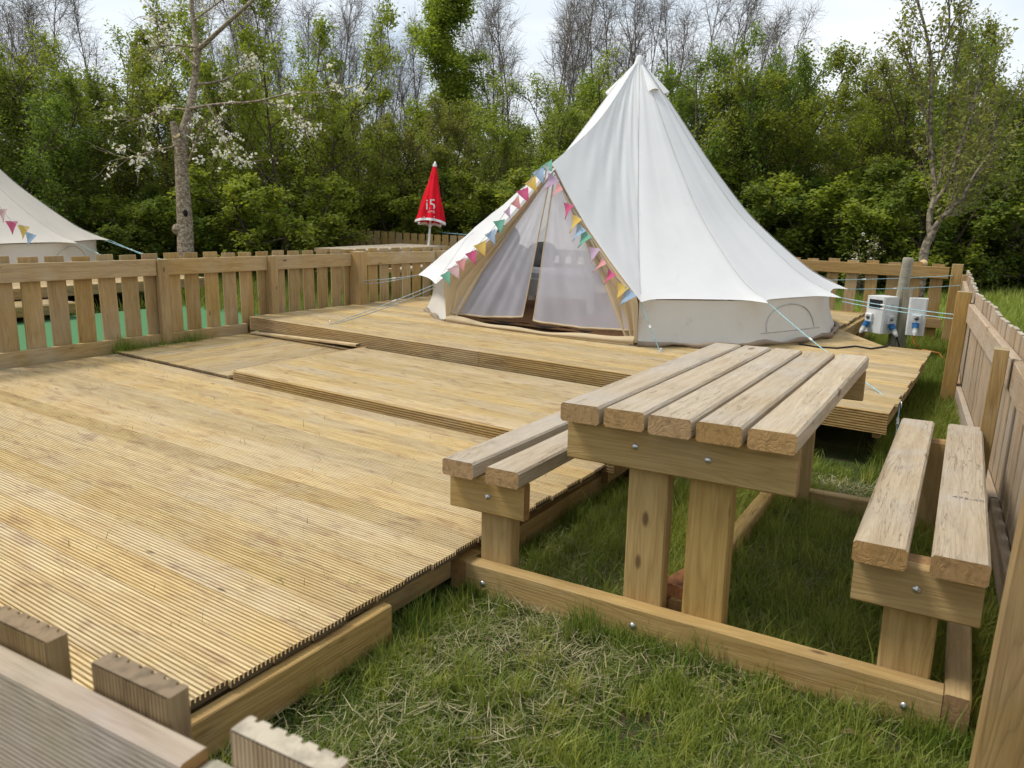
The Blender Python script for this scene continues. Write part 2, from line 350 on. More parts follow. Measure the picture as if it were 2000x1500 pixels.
def tube(name, parent, mat, pts, rad, n=6, smooth=True):
    V, Fc = tube_data(pts, rad, n); o = Vector(pts[0])
    return put(name, local_mesh(name, V, Fc, mat, o, smooth), parent, Matrix.Translation(o))
def lathe(name, parent, mat, axis0, axis1, prof, n=16, smooth=True):
    """prof: (distance along axis, radius)"""
    a0, a1 = Vector(axis0), Vector(axis1); d = (a1 - a0).normalized()
    V, Fc = tube_data([a0 + d * s for s, r in prof], [max(r, 1e-4) for s, r in prof], n)
    return put(name, local_mesh(name, V, Fc, mat, a0, smooth), parent, Matrix.Translation(a0))
def sag(p0, p1, s, n=10): return [Vector(p0).lerp(Vector(p1), i / n) - Vector((0, 0, s * 4 * (i / n) * (1 - i / n))) for i in range(n + 1)]
def grid_faces(nu, nv): return [(i * nv + j, i * nv + j + 1, (i + 1) * nv + j + 1, (i + 1) * nv + j) for i in range(nu - 1) for j in range(nv - 1)]
def text_mesh(txt, size, mat, shear=0.0):
    cu = bpy.data.curves.new('lettering', 'FONT'); cu.body = txt; cu.size = size; cu.shear = shear; cu.align_x = 'CENTER'; cu.align_y = 'CENTER'; cu.extrude = size * 0.01
    ob = bpy.data.objects.new('lettering_source', cu); COL.objects.link(ob)
    bpy.context.view_layer.update()
    me = bpy.data.meshes.new_from_object(ob.evaluated_get(bpy.context.evaluated_depsgraph_get()))
    bpy.data.objects.remove(ob); bpy.data.curves.remove(cu)
    me.materials.clear(); me.materials.append(mat); return me
def vnoise(x, y, seed, scale=1.0, oct=5):
    g = np.random.default_rng(seed); s = np.zeros_like(x)
    for k in range(oct):
        for j in range(4):
            a = g.uniform(0, 2 * math.pi); f = scale * 1.9 ** k * g.uniform(.7, 1.3); s = s + np.sin((x * math.cos(a) + y * math.sin(a)) * f * 2 * math.pi + g.uniform(0, 7)) / 1.6 ** k
    return s / 4

# ================================================================== the ground
def axis_pts(lo, hi, c, n, k=2.6):
    s = np.linspace(-1, 1, n); p = np.sign(s) * np.abs(s) ** k
    return np.where(p < 0, c + p * (c - lo), c + p * (hi - c))
gx, gy = np.meshgrid(axis_pts(-150, 150, -1, 110), axis_pts(-60, 240, 3, 110), indexing='ij')
near = np.exp(-((gx + 1) ** 2 + (gy - 3) ** 2) / 60)
gz = GZ + vnoise(gx, gy, 3, 0.45, 4) * 0.016 * near - 0.004
gv = np.stack([gx.ravel(), gy.ravel(), gz.ravel()], 1)
gi = np.arange(110 * 110).reshape(110, 110)
gf = np.stack([gi[:-1, :-1], gi[1:, :-1], gi[1:, 1:], gi[:-1, 1:]], -1).reshape(-1, 4)
ground = put('ground', mesh_np('ground', gv, gf, 4, M['soil'], smooth=True))
tag(ground, 'grassy soil ground of the camping field', 'ground', kind='structure')

# ================================================================== decks
DP = groove_prof(0.1445, 0.028, 10, 0.015, 0.0050)
UPD = Vector((-DA, -DB, 1)).normalized()
def dboard(parent, x0, y0, x1, y1, ztop, mat=None, jit=0.002, w=0.1445):
    dzj = rnd.gauss(0, 0.0009)
    return timber('board', parent, mat or M['deck'], dk(x0, y0, ztop - 0.014 + dzj), dk(x1, y1, ztop - 0.014 + dzj), w, 0.028, UPD, prof=DP, pk='deck', jit=jit)
PW = 0.1498
XL, XR, YS, YU = -6.37, -1.67, 3.58, 5.03
# lower deck
low = thing('lower_deck', 'large low grooved timber deck filling the left foreground', 'deck', (-4, 2.3, GZ))
for i in range(22):
    y = YS - 0.0743 - 0.004 - i * PW
    if y < 0.56: break
    dboard(low, XL + rnd.uniform(0, .012), y, XR + rnd.uniform(-.008, .008), y, 0.10)
    ylow = y
y0 = ylow - 0.07
timber('edge_beam', low, M['fascia'], (XR + 0.012, y0 - 0.05, -0.012), (XR + 0.012, atz(742, 1176, 0.05).y, -0.012), 0.045, 0.135)
timber('joist', low, M['fascia'], (XR - 0.09, y0, 0.0), (XR - 0.09, YS, 0.0), 0.045, 0.13)
for x in (-2.6, -3.5, -4.4, -5.3, -6.2):
    timber('joist', low, M['fascia'], (x, y0, 0.0), (x, YS, 0.0), 0.045, 0.13)
# side strip with boards laid the other way
strip = thing('deck_strip', 'narrow deck strip by the fence, its boards laid lengthways', 'deck', (-5.6, 4.3, GZ))
x = XL + 0.0743
while x < -4.80:
    dboard(strip, x, YS + rnd.uniform(0, .006), x, YU + 0.05, 0.122); x += PW
for y in (3.66, 4.3, 4.9): timber('joist', strip, M['fascia'], (XL, y, 0.02), (-4.8, y, 0.02), 0.045, 0.12)
# step
XSL, XSR, HS = -4.77, -1.62, 0.1745
step = thing('deck_step', 'long low timber step in front of the raised tent deck', 'step', (-3.2, 4.3, GZ))
nb = 10
for i in range(nb):
    y = YS + 0.005 + PW * (i + 0.5)
    if y + 0.07 > YU - 0.006: break
    dboard(step, XSL + rnd.uniform(0, .006), y, XSR, y, HS)
FP = groove_prof(0.12, 0.026, 8, 0.009, 0.0055)
dz = lambda x, y: DA * (x + 2) + DB * (y - 4)
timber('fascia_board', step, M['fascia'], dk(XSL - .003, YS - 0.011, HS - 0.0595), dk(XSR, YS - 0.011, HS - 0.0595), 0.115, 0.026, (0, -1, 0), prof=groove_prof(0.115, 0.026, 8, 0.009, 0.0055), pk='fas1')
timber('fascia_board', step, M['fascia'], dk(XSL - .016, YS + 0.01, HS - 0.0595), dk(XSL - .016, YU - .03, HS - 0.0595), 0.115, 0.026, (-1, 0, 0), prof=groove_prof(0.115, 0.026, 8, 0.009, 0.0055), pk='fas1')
for x in (-4.6, -3.8, -3.0, -2.2, -1.7): timber('joist', step, M['fascia'], (x, YS + 0.03, 0.05), (x, YU - 0.05, 0.05), 0.045, 0.15)
# raised deck
HU = 0.2855
upd = thing('raised_deck', 'raised grooved timber deck carrying the big white tent', 'deck', (-3.4, 7.6, GZ))
i = 0
while True:
    y = YU + 0.004 + PW * (i + 0.5); i += 1
    if y > 10.55: break
    if y < 7.82: xr = -0.487
    elif y < 8.85: xr = -0.86 - (y - 7.82) * 0.62
    else: xr = -1.48
    if 7.82 <= y < 8.85:
        bd = dboard(upd, -6.41, y, xr, y, HU); bd.data = bd.data.copy()
        for vv in bd.data.vertices:
            if vv.co.x > 0: vv.co.x -= 0.62 * vv.co.y
    else: dboard(upd, -6.41 + rnd.uniform(0, .01), y, xr + rnd.uniform(-.012, .012), y, HU)
FPR = groove_prof(0.135, 0.026, 9, 0.009, 0.0055)
xa = -6.40
for xb in (-3.55, -0.492):
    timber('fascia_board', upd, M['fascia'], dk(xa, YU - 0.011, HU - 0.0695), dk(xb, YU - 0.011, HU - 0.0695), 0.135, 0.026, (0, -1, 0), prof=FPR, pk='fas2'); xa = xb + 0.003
timber('edge_beam', upd, M['fascia'], dk(-0.55, YU + 0.02, HU - 0.105), dk(-0.55, 7.75, HU - 0.105), 0.045, 0.14)
for x in (-1.45, -2.4, -3.4, -4.4, -5.4, -6.3): timber('joist', upd, M['fascia'], dk(x, YU + 0.02, HU - 0.105), dk(x, 10.5, HU - 0.105), 0.045, 0.14)
for x, y in ((-1.05, 5.5), (-1.0, 7.5), (-1.45, 10.4), (-1.5, 8.9), (-2.4, 5.2), (-3.4, 5.2), (-4.4, 5.2), (-5.4, 5.2)):
    timber('support_post', upd, M['fascia'], (x, y, GZ - 0.05), (x, y, dk(x, y, HU - 0.175).z), 0.09, 0.09, (1, 0, 0))
# loose batten lying at the foot of the riser
pA, pB = atz(517, 650, 0.155), atz(716, 684, 0.155)
bt = timber('loose_batten', None, M['deck'], (pA.x, YU - 0.075, dk(pA.x, 5, 0.138).z), (pB.x, YU - 0.10, dk(pB.x, 5, 0.192).z - 0.0), 0.06, 0.02, bev=0.003)
tag(bt, 'thin loose timber batten lying along the foot of the raised deck', 'batten')

# ================================================================== fences
# left fence, with plain pickets behind the rails
FX = -6.45
def fz(y, z): return z - 0.0039 * (y - 4)
fl = thing('picket_fence', 'brown picket fence along the left side of the decks', 'fence', (FX, 5, GZ))
y = 3.005 - 0.2055 * 12; k = 0
while y < 11.0:
    on_post = any(abs(y - p) < 0.07 for p in (4.10, 5.33, 6.57))
    top = fz(y, 0.972) + rnd.uniform(-.008, .008)
    timber('picket', fl, M['fence'], (FX - 0.037 + rnd.uniform(-.002, .002), y + rnd.uniform(-.008, .008), 0.0), (FX - 0.037, y + rnd.uniform(-.008, .008), top), 0.146, 0.022, (1, 0, 0), bev=0.003, jit=0.01)
    y += 0.2055
posts = (0.35, 1.6, 2.85 - 0.02, 4.10, 5.33, 6.57, 8.1, 9.6, 11.0)
for p in posts:
    big = abs(p - 6.57) < .01
    w = 0.15 if big else (0.10 if p < 4.2 else 0.095)
    timber('post', fl, M['post'] if big else M['fence'], (FX + w / 2 - 0.022 - (0.14 if p < 3 else 0), p, GZ), (FX + w / 2 - 0.022 - (0.14 if p < 3 else 0), p, fz(p, 0.945 if big else 0.925)), w, w, (1, 0, 0), bev=0.006 if p != 4.10 else 0.025)
rl = [0.40, 4.045, None, 4.155, 5.28, None, 5.385, 6.49, None, 6.65, 10.95]
for a, b in ((0.40, 4.045), (4.155, 5.278), (5.382, 6.49), (6.65, 10.95)):
    timber('rail', fl, M['rail'], (FX - 0.003, a, fz(a, 0.852)), (FX - 0.003, b, fz(b, 0.852)), 0.042, 0.146, jit=0.006)
timber('kick_board', fl, M['rail'], (FX - 0.001, 0.40, 0.178), (FX - 0.001, YU - 0.03, 0.178), 0.04, 0.14)
timber('lower_rail', fl, M['rail'], (FX - 0.072, 5.06, 0.24), (FX - 0.072, 11.0, 0.24), 0.04, 0.10)

# back fence behind the tent
fb = thing('picket_fence', 'tan picket fence behind the tent, right beyond the electric post', 'fence', (-3.4, 11.1, GZ))
BY = 11.12
x = -6.3
while x < -0.62:
    timber('picket', fb, M['fence'], (x, BY + 0.036, -0.03), (x + rnd.uniform(-.012, .012), BY + 0.036, 0.935 + rnd.uniform(-.012, .012)), 0.146, 0.022, (0, -1, 0), bev=0.003, jit=0.012)
    x += 0.252
for a, b in ((-6.38, -3.5), (-3.49, -0.63)):
    timber('rail', fb, M['post'], (a, BY, 0.83), (b, BY, 0.825), 0.042, 0.145)
timber('lower_rail', fb, M['post'], (-6.38, BY, 0.18), (-0.63, BY, 0.18), 0.042, 0.12)
timber('post', fb, M['fence'], (-0.545, BY + 0.01, GZ), (-0.545, BY + 0.01, 0.94), 0.15, 0.12, (1, 0, 0), bev=0.006)
timber('post', fb, M['fence'], (-3.0, BY - .06, GZ), (-3.0, BY - .06, 0.86), 0.09, 0.09, (1, 0, 0), bev=0.006)

# right fence: a bent run towards the camera
fr = thing('picket_fence', 'weathered grey-brown picket fence along the right edge beside the bench', 'fence', (0.1, 5, GZ))
RP = [Vector((-0.43, 11.1, 0)), Vector((-0.19, 7.2, 0)), Vector((0.125, 4.2, 0)), Vector((0.345, 1.3, 0)), Vector((0.43, 0.55, 0))]
for a, b in zip(RP[:-1], RP[1:]):
    d = (b - a).normalized(); nrm = Vector((d.y, -d.x, 0))           # nrm points inwards (-x)
    if nrm.x > 0: nrm = -nrm
    L = (b - a).length; s = 0.09
    while s < L - 0.05:
        p = a + d * s
        timber('picket', fr, M['greyfence'], (p.x, p.y, -0.02), (p.x + rnd.uniform(-.006, .006), p.y, 0.885 + rnd.uniform(-.01, .01)), 0.146, 0.022, nrm, bev=0.003, jit=0.012)
        s += 0.186
    q0, q1 = a + nrm * 0.034 + d * 0.03, b + nrm * 0.034 - d * 0.0
    timber('rail', fr, M['greyfence'], (q0.x, q0.y, 0.722), (q1.x, q1.y, 0.722), 0.042, 0.145)
    timber('kick_board', fr, M['greyfence'], (q0.x, q0.y, 0.05), (q1.x, q1.y, 0.05), 0.038, 0.14)
b1 = atz(1855, 783, GZ)
timber('post', fr, M['post'], (-0.285, 7.13, GZ), (-0.272, 7.13, 0.885), 0.105, 0.105, (1, 0, 0), bev=0.005)
timber('post', fr, M['fence'], (0.012, 4.16, GZ), (0.024, 4.15, 0.845), 0.06, 0.10, (0, 1, 0), bev=0.003)
timber('post', fr, M['post'], (0.125, 1.74, GZ), (0.14, 1.74, 1.02), 0.105, 0.10, (0, 1, 0), bev=0.005)
timber('post', fr, M['fence'], (-0.40, 10.2, GZ), (-0.40, 10.2, 0.86), 0.09, 0.09, (1, 0, 0), bev=0.005)

# near fence, over which the picture is taken
fn = thing('picket_fence', 'ribbed board fence in the bottom left corner, closest to the camera', 'fence', (-0.8, 0.42, GZ))
nd = Vector((1, 0.08, 0)).normalized(); nn = Vector((-nd.y, nd.x, 0))
def nl(x): return Vector((x, 0.4475 + 0.08 * (x + 0.815), 0))
PP = groove_prof(0.143, 0.03, 7, 0.006, 0.006, back=22)
for k, (x, zt) in enumerate(((-1.77, .83), (-1.53, .835), (-1.29, .83), (-1.05, .829), (-0.815, .831), (-0.573, .829), (-0.33, .80), (-0.09, .80))):
    c = nl(x) + nn * 0.004
    timber('picket', fn, M['neardeckpicket'] if k != 5 else M['greyfence'], (c.x, c.y, GZ + 0.05), (c.x, c.y, zt), 0.143, 0.03, nn, prof=PP, pk='nearp')
a, b = nl(-2.3) - nn * 0.034, nl(-0.675) - nn * 0.034
RPR = groove_prof(0.20, 0.036, 2, 0.0, 0.001, back=25)
timber('rail', fn, M['nearrail'], (a.x, a.y, 0.70), (b.x, b.y, 0.70), 0.20, 0.036, nn, prof=RPR, pk='nearr')
timber('lower_rail', fn, M['nearrail'], (a.x, a.y, 0.12), (b.x, b.y, 0.12), 0.20, 0.036, nn, prof=RPR, pk='nearr2')
c = nl(-0.625) - nn * 0.05
timber('post', fn, M['oldpost'], (c.x, c.y, GZ), (c.x, c.y, 0.785), 0.09, 0.075, nn, bev=0.006)

# ================================================================== picnic table with fixed benches
TX, TY, TT, TA, TB = -1.2363, 2.2602, 0.0396, 0.019, -0.0169
ax = Vector((math.cos(TT), math.sin(TT), TA)).normalized(); ay = Vector((-math.sin(TT), math.cos(TT), TB)); az = ax.cross(ay).normalized(); ay = az.cross(ax)
TM = mat4(Vector((TX, TY, -TA * 0.4 - TB * 0.9)), ax, ay, az)
table = thing('picnic_table', 'heavy timber picnic table with two attached plank benches on the grass', 'table', None, Mw=TM)
def T(a, b, z): return TM @ Vector((a, b, z))
def tt_(name, mat, p0, p1, w, t, up='z', bev=0.006, par=None):
    u = {'z': az, 'x': ax, 'y': ay}[up]
    return timber(name, par or table, M[mat], T(*p0), T(*p1), w, t, u, bev)
gap = (0.7914 - 0.725) / 4
for i in range(5):
    a = 0.0725 + i * (0.145 + gap); e0, e1 = rnd.uniform(-.006, .006), rnd.uniform(-.006, .006)
    tt_('top_plank', 'tabletop', (a, e0, 0.7136), (a, 1.885 + e1, 0.7136), 0.145, 0.066, bev=0.008)
for b in (0.083, 1.80):
    tt_('crossbeam', 'frame', (0.0, b, 0.6045), (0.791, b, 0.6045), 0.046, 0.15)
    s = 0.055 if b < 1 else -0.055
    tt_('leg', 'frame', (0.295, b + s, -0.12), (0.295, b + s, 0.679), 0.146, 0.066, 'y')
    tt_('leg', 'frame', (0.515, b + s, -0.12), (0.515, b + s, 0.679), 0.146, 0.066, 'y')
for nm, a0, lbl in (('bench', -0.5195, 'left'), ('bench', 0.9717, 'right')):
    for j in (0, 1):
        a = a0 + 0.0725 + j * (0.348 - 0.145)
        e0, e1 = rnd.uniform(-.004, .004), rnd.uniform(-.004, .004)
        pk = tt_('seat_plank', 'tabletop', (a, 0.0112 + e0, 0.4204), (a, 1.864 + e1, 0.4204), 0.145, 0.066, bev=0.008)
        if lbl == 'right' and j == 1: stamp_parent = pk
    for b in (0.083, 1.78):
        tt_('bench_beam', 'frame', (a0 + 0.004, b, 0.3145), (a0 + 0.344, b, 0.3145), 0.046, 0.145)
        s = 0.055 if b < 1 else -0.055
        al = -0.325 if lbl == 'left' else 1.14
        tt_('bench_leg', 'frame', (al, b + s, -0.12), (al, b + s, 0.386), 0.146, 0.066, 'y')
for b in (0.074, 1.775): tt_('base_rail', 'frame', (-0.425, b, -0.043), (1.25, b, -0.043), 0.066, 0.145)
for a in (-0.462, 1.287): tt_('base_rail', 'frame', (a, 0.042, -0.043), (a, 1.81, -0.043), 0.07, 0.145)
tt_('base_rail', 'frame', (0.405, 0.175, -0.043), (0.405, 1.73, -0.043), 0.066, 0.145)
for a, b, z in ((0.259, .06, .611), (.512, .06, .605), (-.339, .06, .312), (1.149, .06, .32), (-.345, .041, -.045), (.29, .041, -.04), (1.155, .041, -.045)):
    lathe('bolt_head', table, M['steel'], T(a, b + 0.001, z), T(a, b - 0.02, z), [(0, .0125), (.002, .0125), (.005, .0105), (.0075, .0065), (.0085, .0001)], 14)
for txt, sz, a, b in (('475-40', 0.034, 1.262, 0.62), ('A', 0.03, 1.255, 0.70)):
    me = text_mesh(txt, sz, M['ink'])
    put('stamp', me, stamp_parent, mat4(T(a, b, 0.4542), ax, ay, az))
# brick left on the grass between the legs
def rbox(cx, cy, cz, sx, sy, sz, rot=0.0, b=0.004):
    return None
bk = atz(1312, 1192, GZ)
lb = TM @ Vector((0.395, 0.30, 0)); o = timber('brick', None, M['brick'], (lb.x - .02, lb.y - .095, GZ + 0.07), (lb.x + .02, lb.y + .11, GZ + 0.072), 0.10, 0.20, bev=0.008)
tag(o, 'orange-red clay block on the grass between the table legs', 'brick')

# ================================================================== bell tents
PR = np.array([0, .05, .12, .337, .58, .83, 1.06, 1.296, 1.53, 1.76, 1.95, 2.12, 2.27])
PZ = np.array([2.80, 2.74, 2.655, 2.38, 2.045, 1.71, 1.43, 1.16, .955, .765, .620, .495, .405])
def profile(nv):
    s = np.linspace(0, 1, 200); r = np.interp(s, np.linspace(0, 1, len(PR)), PR); z = np.interp(s, np.linspace(0, 1, len(PZ)), PZ)
    k = np.ones(15) / 15
    r = np.concatenate([r[:8], np.convolve(r, k, 'valid')[1:-1], r[-8:]])[:200]; z = np.concatenate([z[:8], np.convolve(z, k, 'valid')[1:-1], z[-8:]])[:200]
    q = np.linspace(0, 1, len(r)); t = np.linspace(0, 1, nv); return np.interp(t, q, r), np.interp(t, q, z)
A0, NP = 27.5, 11
def bell_tent(label, cx, cy, zb, rot=0.0, canvas='canvas', wall='cream', main=True, S=1.0):
    """rot: heading of the door, 0 = towards -y; local frame: door towards -y"""
    TMx = Matrix.Translation(Vector((cx, cy, zb))) @ Matrix.Rotation(rot, 4, 'Z') @ Matrix.Diagonal((S, S, S, 1))
    root = thing('bell_tent', label, 'tent', None, Mw=Matrix.Translation(Vector((cx, cy, zb))))
    g = lambda x, y, z: TMx @ Vector((x, y, z))
    def add(name, V, Fc, mat, parent=None, smooth=True):
        return put(name, local_mesh(name, [TMx @ Vector(v) for v in V], Fc, M[mat], (cx, cy, zb), smooth), parent or root, Matrix.Translation(Vector((cx, cy, zb))))
    nv, sub = 46, 14
    pr, pz = profile(nv)
    def cone(th, j, p):
        b = 4 * p * (1 - p); v = j / (nv - 1)
        r, z = pr[j] * (1 - 0.026 * b * min(1, v * 1.4)), pz[j]
        z -= 0.035 * b * math.sin(math.pi * v) * pr[j] / 2.27
        rp = 0.006 * math.sin(th * 71 + 3 * math.sin(v * 5)) * v * (1.2 - v) + 0.013 * math.sin(th * 23 + 2.0 * v) * v * (1.15 - v) + 0.007 * math.sin(th * 41 + 1.3 + 4 * v) * v * (1.1 - v)
        r += rp
        if v > 0.84:
            q = (v - 0.84) / 0.16; e = (1 - b) ** 4
            r += 0.15 * e * q ** 1.6; z -= 0.012 * e * q * q - 0.003 * b * q
        return r * math.sin(th), -r * math.cos(th), z
    cols = []
    for i in range(0, NP - 1):
        for k in range(sub + (1 if i == NP - 2 else 0)):
            p = k / sub; th = math.radians(A0 + (i + p) * (360 - 2 * A0) / NP); cols.append([cone(th, j, p) for j in range(nv)])
    V = [v for c in cols for v in c]; Fc = grid_faces(len(cols), nv)
    # front: ridge to second seam, then a taut facet down to the door edge
    AP = Vector((0.02, -1.85, 1.57)); nu = 26
    def ridge(v):
        P = Vector((0, 0, PZ[0])).lerp(AP, v ** 0.93); P.z -= 0.15 * math.sin(math.pi * v) ** 1.2 * (1 - .3 * v); return P
    def edge(t, side):
        P = AP.lerp(Vector(cone(math.radians(A0) * side, nv - 1, 0.0)), t); k = math.sin(math.pi * t); P.x -= side * 0.075 * k; P.y += 0.03 * k; return P
    fan = {}
    # the right-hand slope hangs in one sweep from the ridge to the door-corner seam
    base = len(V); S_ = [Vector(cone(math.radians(A0), j, 0.0)) for j in range(nv)]; nrm = Vector((0.70, -0.45, 0.55)).normalized()
    for k in range(nu):
        u = k / (nu - 1)
        for j in range(nv):
            v = j / (nv - 1); P = S_[j].lerp(ridge(v), u)
            if j == nv - 1: P = edge(1 - u, 1)
            else:
                q = max(0, v - .6) / .4; P = P.lerp(edge(1 - u, 1) + (P - S_[-1].lerp(AP, u)), q * q)
            P -= nrm * (0.030 * 4 * u * (1 - u) * math.sin(math.pi * v))
            P += nrm * (0.022 * math.sin(u * 22 + v * 6) * v * (1.05 - v) * math.sin(math.pi * u) + 0.012 * math.sin((u * 1.3 + v) * 31) * v * (1 - v)); V.append(P)
    Fc += [tuple(base + q for q in fc)[::-1] for fc in grid_faces(nu, nv)]
    for side in (-1,):
        th2 = math.radians(A0 + (360 - 2 * A0) / NP) * side
        S2 = [Vector(cone(th2, j, 0.0)) for j in range(nv)]
        nrm = Vector((side * 0.62, -0.50, 0.60)).normalized()
        base = len(V)
        for k in range(nu):
            u = k / (nu - 1)
            for j in range(nv):
                v = j / (nv - 1); P = S2[j].lerp(ridge(v), u); P += nrm * (0.05 * math.sin(math.pi * u) * (1 - v) * min(1, 5 * v))
                P += nrm * ((0.011 * math.sin(u * 21 + v * 3) + 0.006 * math.sin(u * 47 - 2 * v)) * math.sin(math.pi * u) * v * (1.15 - .75 * v)); V.append(P)
        f = [tuple(base + q for q in fc) for fc in grid_faces(nu, nv)]; Fc += f[:] if side < 0 else [q[::-1] for q in f]
        fan[side] = [V[base + k * nv + nv - 1] for k in range(nu)]            # second tip (u=0) to door peak (u=1)
        base = len(V); nr = 18
        for k in range(nu):
            u = k / (nu - 1); a_, b_ = fan[side][k], edge(1 - u, side)
            for j in range(nr):
                w = j / (nr - 1); P = a_.lerp(b_, w)
                P -= nrm * (0.03 * math.sin(math.pi * w) * (1 - u)); P += nrm * (0.009 * math.sin(u * 30 + w * 2) * math.sin(math.pi * w) * (1 - u) ** .5)
                if u < .12: P.z += 0.028 * math.sin(math.pi * w) * (1 - u / .12)
                V.append(P)
        f = [tuple(base + q for q in fc) for fc in grid_faces(nu, nr)]; Fc += f[:] if side < 0 else [q[::-1] for q in f]
    roof = add('roof', V, Fc, canvas)
    # cap at the peak, seams, vents
    lathe('peak_cap', roof, M[canvas], g(0, 0, PZ[0] - 0.175), g(0, 0, PZ[0] + .1), [(0, .108), (.05, .082), (.10, .062), (.16, .045), (.195, .034), (.212, .016), (.216, .0001)], 18)
    seam_th = [A0 + i * (360 - 2 * A0) / NP for i in range(NP + 1)]
    for side in (-1,):
        m2 = [Vector(cone(math.radians(A0 + (360 - 2 * A0) / NP) * side, j, 0.0)).lerp(ridge(j / (nv - 1)), .46) + Vector((side * .62, -.5, .6)).normalized() * (.05 * (1 - j / (nv - 1)) * min(1, 5 * j / (nv - 1)) + .004) for j in range(3, nv, 4)]
        m3 = [fan[side][12].lerp(edge(.99, side), w) + Vector((side * .003, -.006, .006)) for w in (.25, .5, .75, .98)]
        tube('seam', roof, M['seam'], [g(*p) for p in m2 + m3], 0.0022, 5)
    for a in seam_th[:-1]:
        th = math.radians(a); pts = []
        for j in range(4, nv - 2, 3):
            x, y, z = cone(th, j, 0.0); pts.append(g(x * 1.003, y * 1.003, z + 0.003))
        tube('seam', roof, M['seam'], pts, 0.0022, 5)
    for a in (58, 100, 205, 245, 300):
        th = math.radians(a); VV = []
        nw, ns = 11, 9
        for s in range(ns):
            q = s / (ns - 1); r = 0.06 + 0.25 * q; zc = np.interp(r, PR, PZ)
            for w in range(nw):
                t = -1 + 2 * w / (nw - 1); lift = 0.055 * q * (1 - abs(t) ** 2.2) + 0.004
                half = 0.012 + 0.062 * q
                x = r * math.sin(th) + half * t * math.cos(th); y = -r * math.cos(th) + half * t * math.sin(th)
                VV.append((x + math.sin(th) * lift * 0.75, y - math.cos(th) * lift * 0.75, zc + lift * 0.55))
        add('vent_hood', VV, grid_faces(ns, nw), canvas, roof)
        VV = []
        for s in range(2):
            for w in range(nw):
                t = -1 + 2 * w / (nw - 1); q = 0.93; r = 0.06 + 0.25 * q; zc = np.interp(r, PR, PZ); lift = (0.052 * q * (1 - abs(t) ** 2.2)) * s + 0.003
                half = (0.012 + 0.060 * q); x = r * math.sin(th) + half * t * math.cos(th); y = -r * math.cos(th) + half * t * math.sin(th)
                VV.append((x + math.sin(th) * lift * 0.75, y - math.cos(th) * lift * 0.75, zc + lift * 0.55))
        add('vent_lining', VV, grid_faces(2, nw), 'beige', roof)
    # wall
    cols, nw = [], 12
    for i in range(NP):
        for k in range(sub + (1 if i == NP - 1 else 0)):
            p = k / sub; th = math.radians(A0 + (i + p) * (360 - 2 * A0) / NP); b = 4 * p * (1 - p)
            col = []
            for j in range(nw):
                t = j / (nw - 1); z = 0.385 * (1 - t) + 0.008
                r = 2.235 + 0.085 * t - 0.062 * b - 0.035 * math.sin(math.pi * t) * (1 - 0.6 * b) + 0.004 * math.sin(th * 90) * t
                col.append((r * math.sin(th), -r * math.cos(th), z))
            cols.append(col)
    wallo = add('wall', [v for c in cols for v in c], [f[::-1] for f in grid_faces(len(cols), nw)], wall)
    # zipped window arch on the wall panels
    for c_ang in ((69, 290, 165) if main else (60, 250)):
        pts = []
        for k in range(19):
            t = math.pi * k / 18; da = -math.cos(t) * 9.6; hz = 0.11 + 0.235 * math.sin(t) ** 0.8
            th = math.radians(c_ang + da); tw = 1 - hz / .385; dm = abs(((c_ang + da - A0) / ((360 - 2 * A0) / NP)) % 1); bb = 4 * dm * (1 - dm); rr = 2.235 + .085 * tw - .062 * bb - .035 * math.sin(math.pi * tw) * (1 - .6 * bb) + .006
            pts.append(g(rr * math.sin(th), -rr * math.cos(th), hz))
        tube('window_zip', wallo, M['seam'], pts, 0.006, 5)
        pts = []
        for a in np.linspace(-12, 12, 14):
            tw = 1 - .10 / .385; dm = ((c_ang + a - A0) / ((360 - 2 * A0) / NP)) % 1; bb = 4 * dm * (1 - dm); rr = 2.235 + .085 * tw - .062 * bb - .035 * math.sin(math.pi * tw) * (1 - .6 * bb) + .005
            pts.append(g(rr * math.sin(math.radians(c_ang + a)), -rr * math.cos(math.radians(c_ang + a)), .10))
        tube('window_zip', wallo, M['seam'], pts, 0.004, 5)
    # groundsheet edge that peeps out around the wall
    pts, rad = [], []
    for a in np.linspace(A0, 360 - A0, 120):
        th = math.radians(a); rr = 2.305 + 0.014 * math.sin(a * 0.31) + 0.010 * math.sin(a * 0.83); pts.append(g(rr * math.sin(th), -rr * math.cos(th), 0.014 + 0.008 * math.sin(a * .57))); rad.append(0.020 + 0.010 * math.sin(a * 0.47))
    tube('groundsheet', root, M['taupe'], pts, rad, 8)
    VV = [(0, 0, 0.022)] + [(2.24 * math.sin(math.radians(a)), -2.24 * math.cos(math.radians(a)) if abs(((a + 180) % 360) - 180) > 26 else -2.0, 0.022) for a in np.linspace(0, 354, 60)]
    add('floor_mat', VV, [(0, k + 1, (k + 1) % 60 + 1) for k in range(60)], 'coir')
    # poles
    tube('centre_pole', root, M['steel'], [g(0, 0, 0.02), g(0, 0, PZ[0] - .06)], 0.017, 10)
    E_ = [Vector(cone(math.radians(A0) * s, nv - 1, 0.0)) for s in (1, -1)]
    for s in (0, 1):
        sg = 1 if s == 0 else -1
        tube('door_pole', root, M['steel'], [g(sg * 1.02, -2.0, 0.02), g(sg * 0.52, -1.90, 0.85), g(0.015, -1.80, 1.52)], 0.012, 8)
    # door: gathered flaps at the sides
    def dpl(x, z, off=0.0): return Vector((x, -2.07 + 0.135 * z + off, z))
